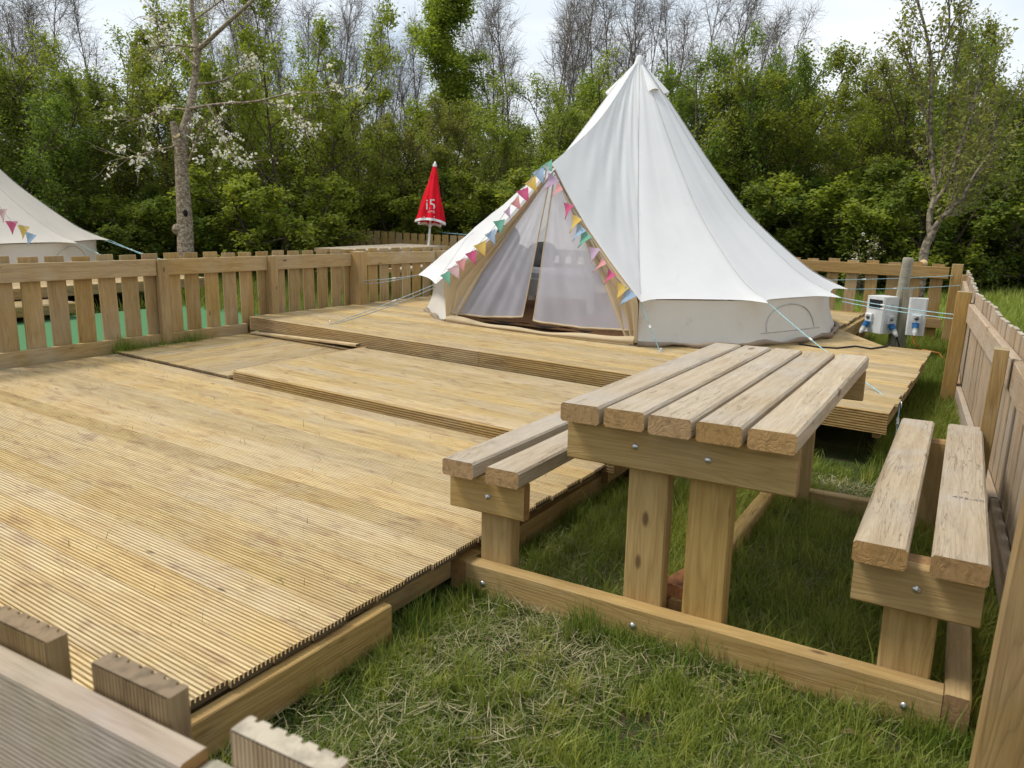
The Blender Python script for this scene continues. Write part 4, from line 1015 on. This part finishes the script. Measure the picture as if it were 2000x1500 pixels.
def proto(key, H, sk, lf, bark='bark'):
    t = skeleton(**sk, H=H); lv = [leaves(t, 50 + len(PROTO) * 7 + i, **l) for i, l in enumerate(lf)]
    zs = np.array([v.z for v in t.V]); PROTO[key] = (float(np.percentile(zs, 99.6)), t.wood(M[bark]), lv)
LS = 0.047
proto('fresh', 6.5, dict(seed=1, stems=5, spread=.55, n1=13, n2=8, n3=4, low=.05, l1=.44, up0=.015), [dict(per=11, size=LS, spread=.10, mat=M['leaf_fresh'])])
proto('fresh2', 6.5, dict(seed=8, stems=4, spread=.42, n1=15, n2=8, n3=4, low=.06, l1=.40, ang=(35, 70), up0=.02), [dict(per=11, size=LS, spread=.09, mat=M['leaf_fresh'])])
proto('dark', 6.0, dict(seed=2, stems=6, spread=.62, n1=12, n2=8, n3=4, low=.03, l1=.44, up0=.01), [dict(per=11, size=LS * 1.08, spread=.11, mat=M['leaf_dark'])])
proto('mid', 6.2, dict(seed=3, stems=6, spread=.52, n1=12, n2=8, n3=4, low=.04, l1=.42, ang=(30, 65), up1=.05, up0=.015), [dict(per=10, size=LS * .92, spread=.09, mat=M['leaf_mid'])])
proto('olive', 6.2, dict(seed=4, stems=7, spread=.52, n1=11, n2=8, n3=4, low=.05, l1=.40, ang=(25, 55), up1=.07, up0=.015), [dict(per=8, size=LS * .85, spread=.08, mat=M['leaf_olive'])])
proto('tall', 10.0, dict(seed=5, stems=1, single=True, n1=34, n2=11, n3=5, low=.42, l1=.27, ang=(40, 80), tr=.15), [dict(per=15, size=LS * 1.2, spread=.12, mat=M['leaf_fresh'], keep=.92)])
proto('shrub', 2.6, dict(seed=6, stems=8, spread=.8, n1=8, n2=6, n3=4, low=.03, l1=.46, tr=.03, up0=.01), [dict(per=11, size=LS * .95, spread=.07, mat=M['leaf_dark'])])
proto('shrub2', 2.4, dict(seed=16, stems=8, spread=.75, n1=8, n2=6, n3=4, low=.03, l1=.46, tr=.03, up0=.01), [dict(per=10, size=LS * .9, spread=.07, mat=M['leaf_fresh'])])
proto('bare', 10.0, dict(seed=7, stems=2, spread=.10, n1=20, n2=9, n3=5, low=.22, l1=.27, ang=(22, 48), up1=.10, tr=.10, l3=.30), [], 'twig')
proto('bare2', 10.0, dict(seed=12, stems=3, spread=.14, n1=15, n2=9, n3=5, low=.25, l1=.30, ang=(20, 50), up1=.09, tr=.09, l3=.30), [dict(per=.9, size=LS * .7, spread=.03, mat=M['leaf_olive'], keep=.30)], 'twig')
proto('round_bare', 8.0, dict(seed=13, stems=3, spread=.45, n1=16, n2=10, n3=5, low=.25, l1=.36, ang=(25, 55), up1=.02, tr=.09, l3=.26), [], 'twig')
ORD = ['first', 'second', 'third', 'fourth', 'fifth', 'sixth', 'seventh', 'eighth', 'ninth', 'tenth', 'eleventh', 'twelfth', 'thirteenth', 'fourteenth', 'fifteenth', 'sixteenth', 'seventeenth', 'eighteenth', 'nineteenth', 'twentieth', 'twenty-first', 'twenty-second', 'twenty-third', 'twenty-fourth', 'twenty-fifth', 'twenty-sixth', 'twenty-seventh', 'twenty-eighth', 'twenty-ninth', 'thirtieth']
def place_tree(name, label, key, u, d, ytop, ws=1.0, group=None, cat='tree', z=GZ):
    H, wd, lv = PROTO[key]; P = atd(u, hpx(u), d); P.z = z
    rt = ray(u, ytop); Ht = CAMH + rt.z * (math.hypot(P.x, P.y) / math.hypot(rt.x, rt.y)) - z; s = Ht / H
    Mw = Matrix.Translation(P) @ Matrix.Rotation(rnd.uniform(0, 6.28), 4, 'Z') @ Matrix.Diagonal((s * ws, s * ws, s, 1))
    root = thing(name, label, cat, None, group, Mw)
    put('trunk', wd, root, Mw)
    for l in lv: put('crown', l, root, Mw)
    return root
FRONT = [(-70, 15.5, 150, 'dark', 1.2), (40, 17, 120, 'dark', 1.2), (130, 18.5, 75, 'fresh', 1.1), (205, 19, 40, 'fresh2', 1.1), (300, 20, 75, 'fresh', 1.2), (400, 19, 170, 'mid', 1.2), (480, 19.5, 150, 'fresh', 1.1), (565, 18, 5, 'fresh2', .95),
         (660, 20, 200, 'fresh', 1.25), (735, 21, 180, 'mid', 1.25), (820, 20.5, 235, 'olive', 1.35), (895, 20.5, 270, 'mid', 1.3), (965, 20, 245, 'fresh', 1.3), (1065, 21, 195, 'mid', 1.25), (1150, 22, 160, 'fresh', 1.15),
         (1235, 21.5, 130, 'mid', 1.15), (1320, 20.5, 110, 'dark', 1.15), (1405, 20, 78, 'dark', 1.1), (1475, 21, 125, 'fresh2', 1.2), (1555, 22, 180, 'fresh', 1.25), (1640, 24, 190, 'olive', 1.3), (1725, 25, 180, 'olive', 1.3),
         (1805, 24, 165, 'dark', 1.1), (1880, 21, 110, 'mid', 1.1), (1965, 18, 25, 'fresh2', 1.1), (2070, 16, 10, 'dark', 1.2)]
KN = {'dark': 'dark green bushy', 'fresh': 'bright green bushy', 'fresh2': 'fresh green upright', 'mid': 'mid green twiggy', 'olive': 'olive green twiggy'}
for i, (u, d, yt, key, ws) in enumerate(FRONT):
    place_tree('leafy_tree', f'{KN[key]} tree, {ORD[i]} from the left in the front row of the wood', key, u, d, yt, ws * (.6 if u in (1405, 1965, 2070) else .8), 'leafy trees at the front of the wood')
place_tree('tall_leafy_tree', 'tall green tree rising above the wood left of the tent peak', 'tall', 900, 25, -8, 1.15)
BARE = [(40, 27, 10, 'bare2'), (75, 26, -40, 'bare'), (125, 27, -20, 'bare2'), (255, 27, 10, 'bare'), (430, 26, -30, 'bare2'), (475, 27, -50, 'bare'), (520, 26, 0, 'bare'), (615, 27, -45, 'bare'), (660, 28, 5, 'bare2'), (700, 29, 50, 'bare'), (735, 29, 95, 'bare2'),
        (800, 29, 120, 'bare2'), (845, 28, 60, 'bare'), (985, 27, -25, 'bare2'), (1030, 28, -10, 'bare'), (1085, 27, -35, 'bare2'), (1140, 28, -10, 'bare'), (1190, 27, -25, 'bare'), (1245, 28, -15, 'bare2'), (1300, 27, -30, 'bare'), (1355, 28, -5, 'bare'), (1410, 27, -10, 'bare'), (1455, 28, 30, 'bare2'), (570, 27, -10, 'bare2')]
BARE.sort()
for i, (u, d, yt, key) in enumerate(BARE):
    place_tree('bare_tree', f'leafless grey tree, {ORD[i]} bare one from the left above the wood', key, u, d, yt - 15, .8, 'leafless trees above the wood')
place_tree('bare_tree', 'round leafless tree against the sky between tent and right-hand trees', 'round_bare', 1605, 28, 105, .75)
BACK = [(u, 30 + (k % 3), 235 + 30 * ((k * 7) % 3), ('dark', 'mid', 'olive', 'fresh')[k % 4]) for k, u in enumerate(range(-40, 2120, 98))]
for i, (u, d, yt, key) in enumerate(BACK):
    place_tree('leafy_tree', f'{KN[key]} tree in the back row of the wood, {ORD[i]} from the left', key, u, d, yt if u < 1500 else yt - 25, 1.35, 'leafy trees at the back of the wood')
SHR = [(u + rnd.uniform(-25, 25), 16.2 + rnd.uniform(-.8, 1.8) + (4.0 if 560 < u < 980 else (2.5 if u < 1750 and u > 600 else 0)), rnd.uniform(330, 400), ('shrub', 'shrub2', 'shrub')[k % 3]) for k, u in enumerate(range(-30, 2080, 82))]
for i, (u, d, yt, key) in enumerate(SHR):
    place_tree('shrub', f'low green shrub, {ORD[i]} from the left along the foot of the wood', key, u, d, yt, 1.25, 'shrubs along the foot of the wood', 'shrub')

# ---- the blossoming tree beyond the left fence, pruned on one side
def px_limb(px, dep, rad, n=9, jit=0.0, sub=4):
    P = [atd(u, v, dep + dd) for u, v, dd in px]; out, rr = [], []
    for i in range(len(P) - 1):
        for k in range(sub):
            f = k / sub; p0, p1, p2, p3 = P[max(i - 1, 0)], P[i], P[i + 1], P[min(i + 2, len(P) - 1)]
            out.append(0.5 * ((2 * p1) + (p2 - p0) * f + (2 * p0 - 5 * p1 + 4 * p2 - p3) * f * f + (3 * p1 - p0 - 3 * p2 + p3) * f ** 3)); rr.append(rad[i] + (rad[i + 1] - rad[i]) * f)
    out.append(P[-1]); rr.append(rad[-1]); return out, rr
CD = 13.2; TS = .80; mpp = CD / FPX
cb_ = atd(363, 500, CD); cb_.z = GZ
cherry = thing('blossom_tree', 'pruned tree with white blossom beyond the left fence', 'tree', cb_)
ct = Tree()
tr_p, tr_r = px_limb([(366, 560, 0), (363, 500, 0), (361, 430, 0), (357, 370, 0), (354, 310, .0), (352, 272, 0)], CD, [.155, .14, .13, .118, .108, .108])
ct.add(tr_p, tr_r, 14)
up_p, up_r = px_limb([(354, 290, 0), (361, 250, .05), (371, 212, .05), (381, 150, .1), (384, 100, .1), (379, 55, .1), (374, 0, .1), (372, -90, .1), (380, -190, .2)], CD, [.105, .085, .068, .058, .053, .042, .037, .03, .02]); ct.add(up_p, up_r, 10)
st_p, st_r = px_limb([(350, 285, 0), (344, 262, -.05), (338, 238, -.08)], CD, [.11, .075, .05]); ct.add(st_p, st_r, 8)
cl = []
for px, rad in (([(386, 98, .1), (415, 72, -.1), (450, 40, -.3), (492, 2, -.5), (530, -40, -.6)], [.045, .04, .033, .028, .02]),
                ([(372, 212, 0), (430, 203, -.4), (500, 198, -.8), (570, 182, -1.1), (640, 180, -1.4), (705, 165, -1.7)], [.03, .022, .018, .014, .010, .005]),
                ([(384, 165, 0), (430, 158, .3), (470, 140, .5), (490, 115, .7)], [.026, .018, .012, .006]),
                ([(370, 215, 0), (330, 212, .3), (290, 225, .5), (240, 240, .7)], [.022, .016, .011, .005]),
                ([(346, 285, 0), (300, 295, -.3), (265, 305, -.5), (225, 312, -.7)], [.02, .014, .010, .005]),
                ([(366, 318, 0), (375, 300, -.2), (390, 255, -.3), (405, 235, -.4)], [.035, .026, .016, .008]),
                ([(405, 205, -.3), (425, 240, -.5), (440, 280, -.7), (465, 318, -.9)], [.014, .011, .008, .004]),
                ([(385, 130, 0), (350, 100, .2), (320, 60, .3), (300, 20, .4)], [.025, .018, .012, .006]),
                ([(378, 40, 0), (420, 10, .2), (460, -20, .4)], [.02, .014, .008]),
                ([(383, 92, 0), (330, 88, -.3), (300, 92, -.5)], [.018, .012, .005]),
                ([(500, 198, -.8), (560, 210, -1), (590, 235, -1.1), (598, 258, -1.2)], [.012, .009, .006, .003])):
    q, qr = px_limb(px, CD, rad); ct.add(q, qr, 5); cl.append(q)
lr = random.Random(5); anch = []
for q in cl[1:]:
    for k in range(15):
        p, d = on(q, min(.2 + .8 * (k + lr.random()) / 15, .99)); b = rot_about(d, math.radians(lr.uniform(25, 75)), lr)
        w, wr = limb(p, b, lr.uniform(.25, .75), .008, .003, 4, .16, -.02, lr); ct.add(w, wr, 3); anch.append(w)
ct_w = mesh_from('trunk', [v - cb_ for v in ct.V], ct.F, M['cherry'], True)
ctk = put('trunk', ct_w, cherry, Matrix.Translation(cb_))
kp = atd(357, 417, CD - .15); blob('burr', ctk, 'cherry', atd(347, 448, CD - .05), .10, .09, .10, 2, 12, 9); blob('knot_hole', ctk, 'matblack', atd(362, 416, CD - .13), .055, .03, .06, 2, 10, 8)
o_ = atd(345, 264, CD - .10); lathe('pruning_cut', ctk, M['cut'], o_, o_ + Vector((.3, -.6, .5)), [(0, .06), (.008, .055), (.012, .0001)], 12)
g = np.random.default_rng(9); PB, TB_ = [], []
for w in anch:
    for c in range(g.integers(0, 4)):
        p, _ = on(w, g.random()); m_ = g.integers(4, 11); PB.append(np.array(p) + g.normal(0, .035, (m_, 3))); TB_.append(np.clip(g.normal(.5, .3, m_), 0, 1))
PB = np.concatenate(PB); TB_ = np.concatenate(TB_); N = len(PB)
n_ = g.normal(0, 1, (N, 3)); n_ /= np.linalg.norm(n_, axis=1)[:, None]; a = np.cross(n_, g.normal(0, 1, (N, 3))); a /= np.linalg.norm(a, axis=1)[:, None]; b = np.cross(n_, a); s = (.021 * g.uniform(.7, 1.3, N))[:, None]
V = np.stack([PB + s * (a * math.cos(2 * math.pi * k / 5) + b * math.sin(2 * math.pi * k / 5)) + n_ * s * .25 for k in range(5)] + [PB], 1).reshape(-1, 3)
ix = np.arange(N) * 6; Ft = np.stack([np.stack([ix + k, ix + (k + 1) % 5, ix + 5], 1) for k in range(5)], 1).reshape(-1, 3)
put('blossom', mesh_np('blossom', V - np.array(cb_), Ft, 3, M['blossom'], np.repeat(TB_, 6)), cherry, Matrix.Translation(cb_))
tw = Tree(); tw.an = [(w, .4) for w in anch] + [(q, 1) for q in cl]
lm = leaves(tw, 77, 3.0, .028, .05, M['leaf_fresh']); lm.transform(Matrix.Translation(-cb_)); put('crown', lm, cherry, Matrix.Translation(cb_))

# ---- young tree behind the electric post
YD = 10.15; yb = atd(1794, 640, YD); yb.z = GZ
yt_ = thing('young_tree', 'slender young tree with bare pale stems behind the electric post', 'tree', yb)
yt = Tree(); yl = []
for px, rad in (([(1790, 660, 0), (1792, 600, 0), (1800, 540, 0), (1806, 490, 0), (1818, 458, 0)], [.072, .067, .062, .055, .05]),
                ([(1818, 460, 0), (1816, 420, .0), (1826, 380, 0), (1822, 330, .1), (1818, 270, .1), (1818, 200, .1), (1820, 130, .1), (1808, 60, .1), (1792, 0, .1), (1780, -60, .1)], [.048, .04, .034, .03, .027, .025, .022, .018, .015, .009]),
                ([(1816, 468, 0), (1832, 435, -.1), (1855, 412, -.2), (1880, 385, -.3), (1905, 340, -.4), (1940, 290, -.5)], [.05, .036, .03, .024, .018, .008]),
                ([(1822, 400, 0), (1850, 360, -.1), (1872, 300, -.15), (1890, 250, -.2), (1905, 190, -.2), (1915, 120, -.2)], [.034, .028, .025, .022, .018, .008]),
                ([(1824, 375, 0), (1840, 330, .1), (1848, 260, .2), (1860, 190, .2), (1870, 110, .3), (1885, 30, .3)], [.026, .021, .018, .015, .012, .006]),
                ([(1850, 362, -.1), (1880, 340, .1), (1920, 280, .2), (1960, 220, .3)], [.02, .016, .012, .006]),
                ([(1835, 418, 0), (1870, 420, .2), (1895, 395, .3), (1930, 350, .4)], [.018, .014, .011, .005]),
                ([(1818, 250, .1), (1795, 200, .2), (1785, 150, .3), (1770, 110, .3)], [.016, .013, .009, .005]),
                ([(1820, 150, .1), (1845, 100, .0), (1855, 40, 0), (1850, -30, 0)], [.016, .012, .009, .005])):
    q, qr = px_limb(px, YD, rad); yt.add(q, qr, 7); yl.append(q)
for q in yl[1:]:
    for k in range(20):
        f = .12 + .88 * (k + lr.random()) / 20; p, d = on(q, min(f, .99)); b = rot_about(d, math.radians(lr.uniform(18, 50)), lr); b.z += .5
        w, wr = limb(p, b, lr.uniform(.3, .95), .007, .0025, 5, .09, .05, lr); yt.add(w, wr, 3); yt.an.append((w, .5))
        for j in range(3):
            p2, d2 = on(w, .3 + .2 * j + .15 * lr.random()); x, xr = limb(p2, rot_about(d2, .6, lr), lr.uniform(.12, .4), .004, .002, 3, .12, .03, lr); yt.add(x, xr, 3); yt.an.append((x, .3))
M['palebark'] = simple('pale_bark', (0.27, 0.225, 0.165), 0.95, 0.1, 0.4, 20, 1.0)
ytk = put('trunk', mesh_from('trunk', [v - yb for v in yt.V], yt.F, M['palebark'], True), yt_, Matrix.Translation(yb))
lm = leaves(yt, 78, 9.0, .031, .05, M['leaf_olive']); lm.transform(Matrix.Translation(-yb)); put('crown', lm, yt_, Matrix.Translation(yb))
for u, v, r_ in ((1804, 514, .05), (1789, 556, .04)):
    o_ = atd(u, v, YD - .13); lathe('pruning_cut', ytk, M['cut'], o_, o_ + Vector((.1, -1, .25)), [(0, r_), (.008, r_ * .95), (.01, .0001)], 12)
# flowering shrub beyond the back fence
fs = atd(1690, 500, 15.5); fs.z = GZ
fsr = thing('flowering_shrub', 'small shrub with cream blossom beyond the back fence', 'shrub', fs)
ft = Tree()
for k in range(9):
    q, qr = limb(fs.copy(), Vector((lr.gauss(0, .22), lr.gauss(0, .2), 1)), lr.uniform(.8, 1.25), .012, .004, 6, .08, .02, lr); ft.add(q, qr, 4)
    for j in range(6):
        p, d = on(q, .4 + .59 * lr.random()); w, wr = limb(p, rot_about(d, .7, lr), .25, .005, .002, 3, .1, 0, lr); ft.add(w, wr, 3); ft.an.append((w, .3))
put('stems', mesh_from('stems', [v - fs for v in ft.V], ft.F, M['bark'], True), fsr, Matrix.Translation(fs))
for l_, mt in ((leaves(ft, 80, 5, .025, .04, M['leaf_fresh']), 0), (leaves(ft, 81, 4, .03, .03, M['blossom'], keep=.5), 1)):
    l_.transform(Matrix.Translation(-fs)); put('blossom' if mt else 'leaves', l_, fsr, Matrix.Translation(fs))

# ================================================================== grass
def blades(P, h, w, lean, tint, g, arch=.25):
    N = len(P); az_ = g.uniform(0, 2 * math.pi, N); fa = az_ + math.pi / 2 + g.normal(0, .5, N)
    D = np.stack([np.cos(az_), np.sin(az_), np.zeros(N)], 1); S = np.stack([np.cos(fa), np.sin(fa), np.zeros(N)], 1) * (w / 2)[:, None]
    sl, cl_ = np.sin(lean), np.cos(lean)
    mid = P + D * (h * .5 * sl * (.55 if arch > .1 else 1.05))[:, None]; mid[:, 2] += h * .55 * (cl_ * (1 - arch) + arch)
    tipp = P + D * (h * sl)[:, None]; tipp[:, 2] += h * cl_ + .004
    V = np.stack([P - S, P + S, mid + S * .8, mid - S * .8, tipp], 1).reshape(-1, 3)
    i = np.arange(N) * 5
    return V, [np.stack([i, i + 1, i + 2, i + 3], 1), np.stack([i + 3, i + 2, i + 4], 1)], np.repeat(tint, 5)
def gmesh(name, P, h, w, lean, tint, mat, g, label, arch=.25):
    V, F, T_ = blades(P, h, w, lean, tint, g, arch); o = put(name, mesh_np(name, V, F, [4, 3], mat, T_)); return tag(o, label, 'grass', kind='stuff')
g = np.random.default_rng(21)
def allowed(x, y):
    deck = ((x < XR + .0) & (y < YU)) | ((x < -.56) & (y >= YU - .04) & (y < 7.83)) | ((x < -1.5) & (y >= 7.8)) | ((y >= 7.8) & (y < 8.9) & (x < -.9 - (y - 7.82) * .62))
    return ~deck
def region(n, x0, x1, y0, y1): 
    x, y = g.uniform(x0, x1, n), g.uniform(y0, y1, n); k = allowed(x, y); return x[k], y[k]
def gzf(x, y): return GZ - .004 + vnoise(x, y, 3, .45, 4) * .016 * np.exp(-((x + 1) ** 2 + (y - 3) ** 2) / 60) - .004
# close lawn: worn patches, tufts
x, y = region(420000, -1.75, 0.55, 0.5, 5.2)
pn = vnoise(x, y, 31, .55, 4); fn_ = vnoise(x, y, 32, 2.6, 3)
lush = 1 / (1 + np.exp(-(pn * 3.2 + fn_ * 2.6 - .25)))
under = ((x > -1.55) & (x < .2) & (y > 2.4) & (y < 4.1)).astype(float)
WORN = [(atz(u, v, GZ), r) for u, v, r in ((1735, 1455, .13), (1640, 1400, .10), (1290, 1275, .10), (1010, 1290, .16), (1060, 1160, .10), (1250, 1430, .12), (560, 1430, .14))]
def worn(x, y):
    w_ = np.zeros_like(x)
    for p_, r_ in WORN: w_ = np.maximum(w_, np.exp(-((x - p_.x) ** 2 + (y - p_.y) ** 2) / (r_ * r_)))
    return w_
keep = g.random(len(x)) < np.clip(.14 + .62 * lush + .30 * under, 0, 1) * np.where(y > 3.8, .8, 1) * (1 - .88 * worn(x, y)); x, y, lush, under = x[keep], y[keep], lush[keep], under[keep]
N = len(x); h = (.028 + .055 * lush * g.random(N) ** .7 + .065 * under * g.random(N)) * g.uniform(.6, 1.4, N)
tall = g.random(N) < .02 + .04 * lush; h = np.where(tall, h * 1.8, h)
gmesh('lawn_grass', np.stack([x, y, gzf(x, y)], 1), h, g.uniform(.0018, .0054, N), np.abs(g.normal(.85, .42, N)).clip(0, 1.5), np.clip(.20 + .36 * lush + .28 * under + g.normal(0, .20, N), 0, 1), M['grass'], g, 'short patchy green lawn around the picnic table')
nt = 420; cx_, cy_ = g.uniform(-1.6, .4, nt), g.uniform(.6, 4.9, nt); k = allowed(cx_, cy_); cx_, cy_ = cx_[k], cy_[k]; nt = len(cx_); per = g.integers(15, 70, nt); ci = np.repeat(np.arange(nt), per)
x = cx_[ci] + g.normal(0, .022, len(ci)); y = cy_[ci] + g.normal(0, .022, len(ci)); hs_ = g.uniform(.05, .13, nt)[ci]; tn = g.uniform(.3, .95, nt)[ci]; N = len(x)
gmesh('clump_grass', np.stack([x, y, gzf(x, y)], 1), hs_ * g.uniform(.5, 1.25, N), g.uniform(.0024, .0052, N), np.abs(g.normal(.6, .4, N)).clip(0, 1.4), np.clip(tn + g.normal(0, .14, N), 0, 1), M['grass'], g, 'scattered brighter clumps of longer grass on the lawn')
x, y = region(58000, -1.75, 0.5, 0.5, 4.6)
pn = vnoise(x, y, 31, .55, 4) + .8 * vnoise(x, y, 35, 1.6, 3); keep = g.random(len(x)) < np.clip(.55 - pn * .6, .08, 1); x, y = x[keep], y[keep]; N = len(x)
gmesh('cut_grass', np.stack([x, y, gzf(x, y) + g.uniform(.004, .04, N)], 1), g.uniform(.02, .10, N), g.uniform(.0014, .0040, N), g.normal(1.40, .22, N), np.clip(g.normal(.33, .32, N), 0, 1), M['straw'], g, 'dry pale grass clippings strewn over the lawn', .04)
# longer tufts along rails, posts and deck edges
def tuft_line(a, b, n, wd, h0, h1):
    t = g.random(n); c = np.clip(vnoise(t * 6, t * 0, 40, .8, 3) * .5 + .6, .05, 1); k = g.random(n) < c; t = t[k]
    a, b = np.array(a), np.array(b); P = a + (b - a) * t[:, None]; P = P + g.normal(0, wd, (len(t), 2)); return P, g.uniform(h0, h1, len(t)) * c[k]
TL = []
def tl(a, b, **k): return (np.array(T(a, b, 0))[:2])
TL.append(tuft_line(tl(-.40, .0), tl(1.30, .0), 1500, .022, .04, .12)); TL.append(tuft_line(tl(.10, -.02), tl(.62, -.01), 1700, .03, .07, .20)); TL.append(tuft_line(tl(1.20, -.02), tl(1.36, .0), 700, .04, .08, .22)); TL.append(tuft_line(tl(1.22, .15), tl(1.22, 1.7), 1500, .04, .08, .22))
TL.append(tuft_line((XR + .05, 1.85), (XR + .05, 3.4), 3000, .03, .06, .20)); TL.append(tuft_line((XR + .09, .9), (XR + .09, 2.1), 1500, .03, .03, .10)); TL.append(tuft_line(tl(-.50, .10), tl(-.50, .9), 900, .03, .08, .22))
TL.append(tuft_line(tl(-.37, .2), tl(-.37, 1.7), 2200, .07, .05, .16)); TL.append(tuft_line(tl(.5, .25), tl(.5, 1.7), 2600, .10, .05, .15)); TL.append(tuft_line(tl(.95, .2), tl(1.1, 1.7), 2600, .12, .05, .16))
TL.append(tuft_line((-.46, 5.1), (-.40, 7.9), 3600, .07, .06, .22)); TL.append(tuft_line((-.27, 7.0), (.03, 4.3), 2600, .05, .06, .22)); TL.append(tuft_line((-.9, 8.0), (-1.4, 8.9), 1500, .06, .08, .25)); TL.append(tuft_line((.30, 1.0), (.12, 4.0), 1500, .05, .06, .2))
TL.append(tuft_line((-6.36, 3.6), (-6.36, 4.45), 3200, .04, .14, .30))
P2_ = np.concatenate([a for a, b in TL]); H2 = np.concatenate([b for a, b in TL]); zz = np.where((P2_[:, 0] < -6.2), .095, gzf(P2_[:, 0], P2_[:, 1])); N = len(P2_)
gmesh('tuft_grass', np.concatenate([P2_, zz[:, None]], 1), H2, g.uniform(.002, .0048, N), np.abs(g.normal(.45, .35, N)).clip(0, 1.3), np.clip(g.normal(.26, .17, N), 0, 1), M['grass'], g, 'longer green grass tufts along timber edges and fences')
# middle distance
x, y = region(90000, -1.6, 0.3, 5.0, 11.3); pn = vnoise(x, y, 51, .5, 4); N = len(x)
gmesh('rough_grass', np.stack([x, y, gzf(x, y)], 1), g.uniform(.05, .15, N) * (1 + .35 * pn), g.uniform(.004, .008, N), np.abs(g.normal(.5, .35, N)).clip(0, 1.3), np.clip(.38 + .22 * pn + g.normal(0, .15, N), 0, 1), M['grass'], g, 'rough green grass between the raised deck and the right fence')
x, y = g.uniform(-14, 5.5, 150000), g.uniform(11.3, 24, 150000); pn = vnoise(x, y, 52, .18, 4); N = len(x)
gmesh('field_grass', np.stack([x, y, np.full(N, GZ - .01)], 1), g.uniform(.10, .30, N) * (1 + .4 * pn), g.uniform(.010, .022, N), np.abs(g.normal(.45, .3, N)).clip(0, 1.2), np.clip(.55 + .25 * pn + g.normal(0, .16, N), 0, 1), M['grass'], g, 'long bright field grass beyond the back and right fences')
x, y = g.uniform(.3, 6, 45000), g.uniform(1.5, 11.3, 45000); N = len(x); k = x > .55 - .09 * y; x, y = x[k], y[k]; N = len(x)
gmesh('field_grass', np.stack([x, y, np.full(N, GZ - .01)], 1), g.uniform(.08, .24, N), g.uniform(.006, .014, N), np.abs(g.normal(.45, .3, N)).clip(0, 1.2), np.clip(.5 + g.normal(0, .18, N), 0, 1), M['grass'], g, 'long grass just outside the right-hand fence')
x, y = g.uniform(-24, -6.65, 120000), g.uniform(4, 22, 120000); k = ~((x < nx) & (x > nx - 3.4) & (y < nyb)) & ~((x > sx1 - .3) & (y < sye + 1.6)); x, y = x[k], y[k]; N = len(x)
gmesh('field_grass', np.stack([x, y, np.full(N, GZ - .01)], 1), g.uniform(.08, .26, N), g.uniform(.008, .018, N), np.abs(g.normal(.45, .3, N)).clip(0, 1.2), np.clip(.45 + g.normal(0, .18, N), 0, 1), M['grass'], g, 'field grass on the plots beyond the left fence')
# grass bits dropped on the lower deck
x, y = g.uniform(-6.2, -1.75, 1100), g.uniform(1.1, 3.5, 1100); k = g.random(1100) < np.clip(.25 + .5 * vnoise(x, y, 61, .5, 3) + .3 * (x > -2.6), 0.03, 1); x, y = x[k], y[k]; N = len(x)
gmesh('grass_litter', np.stack([x, y, .102 + DA * (x + 2)], 1), g.uniform(.012, .06, N), g.uniform(.0015, .003, N), g.normal(1.25, .45, N), np.clip(g.normal(.2, .2, N), 0, 1), M['grass'], g, 'scraps of cut grass scattered on the lower deck')
# a curled dead leaf on the lawn
p = atz(1672, 1440, GZ + .02)
V = [(0.05 * (i / 6 - .5) * 2, .018 * math.sin(math.pi * i / 6) * (j - 1), .012 * (j - 1) ** 2 + .01 * math.sin(i)) for i in range(7) for j in range(3)]
o = put('dead_leaf', mesh_from('dead_leaf', V, grid_faces(7, 3), M['deadleaf'], True), None, Matrix.Translation(p) @ Matrix.Rotation(.6, 4, 'Z')); tag(o, 'curled brown dead leaf on the lawn near the bottom right', 'leaf')
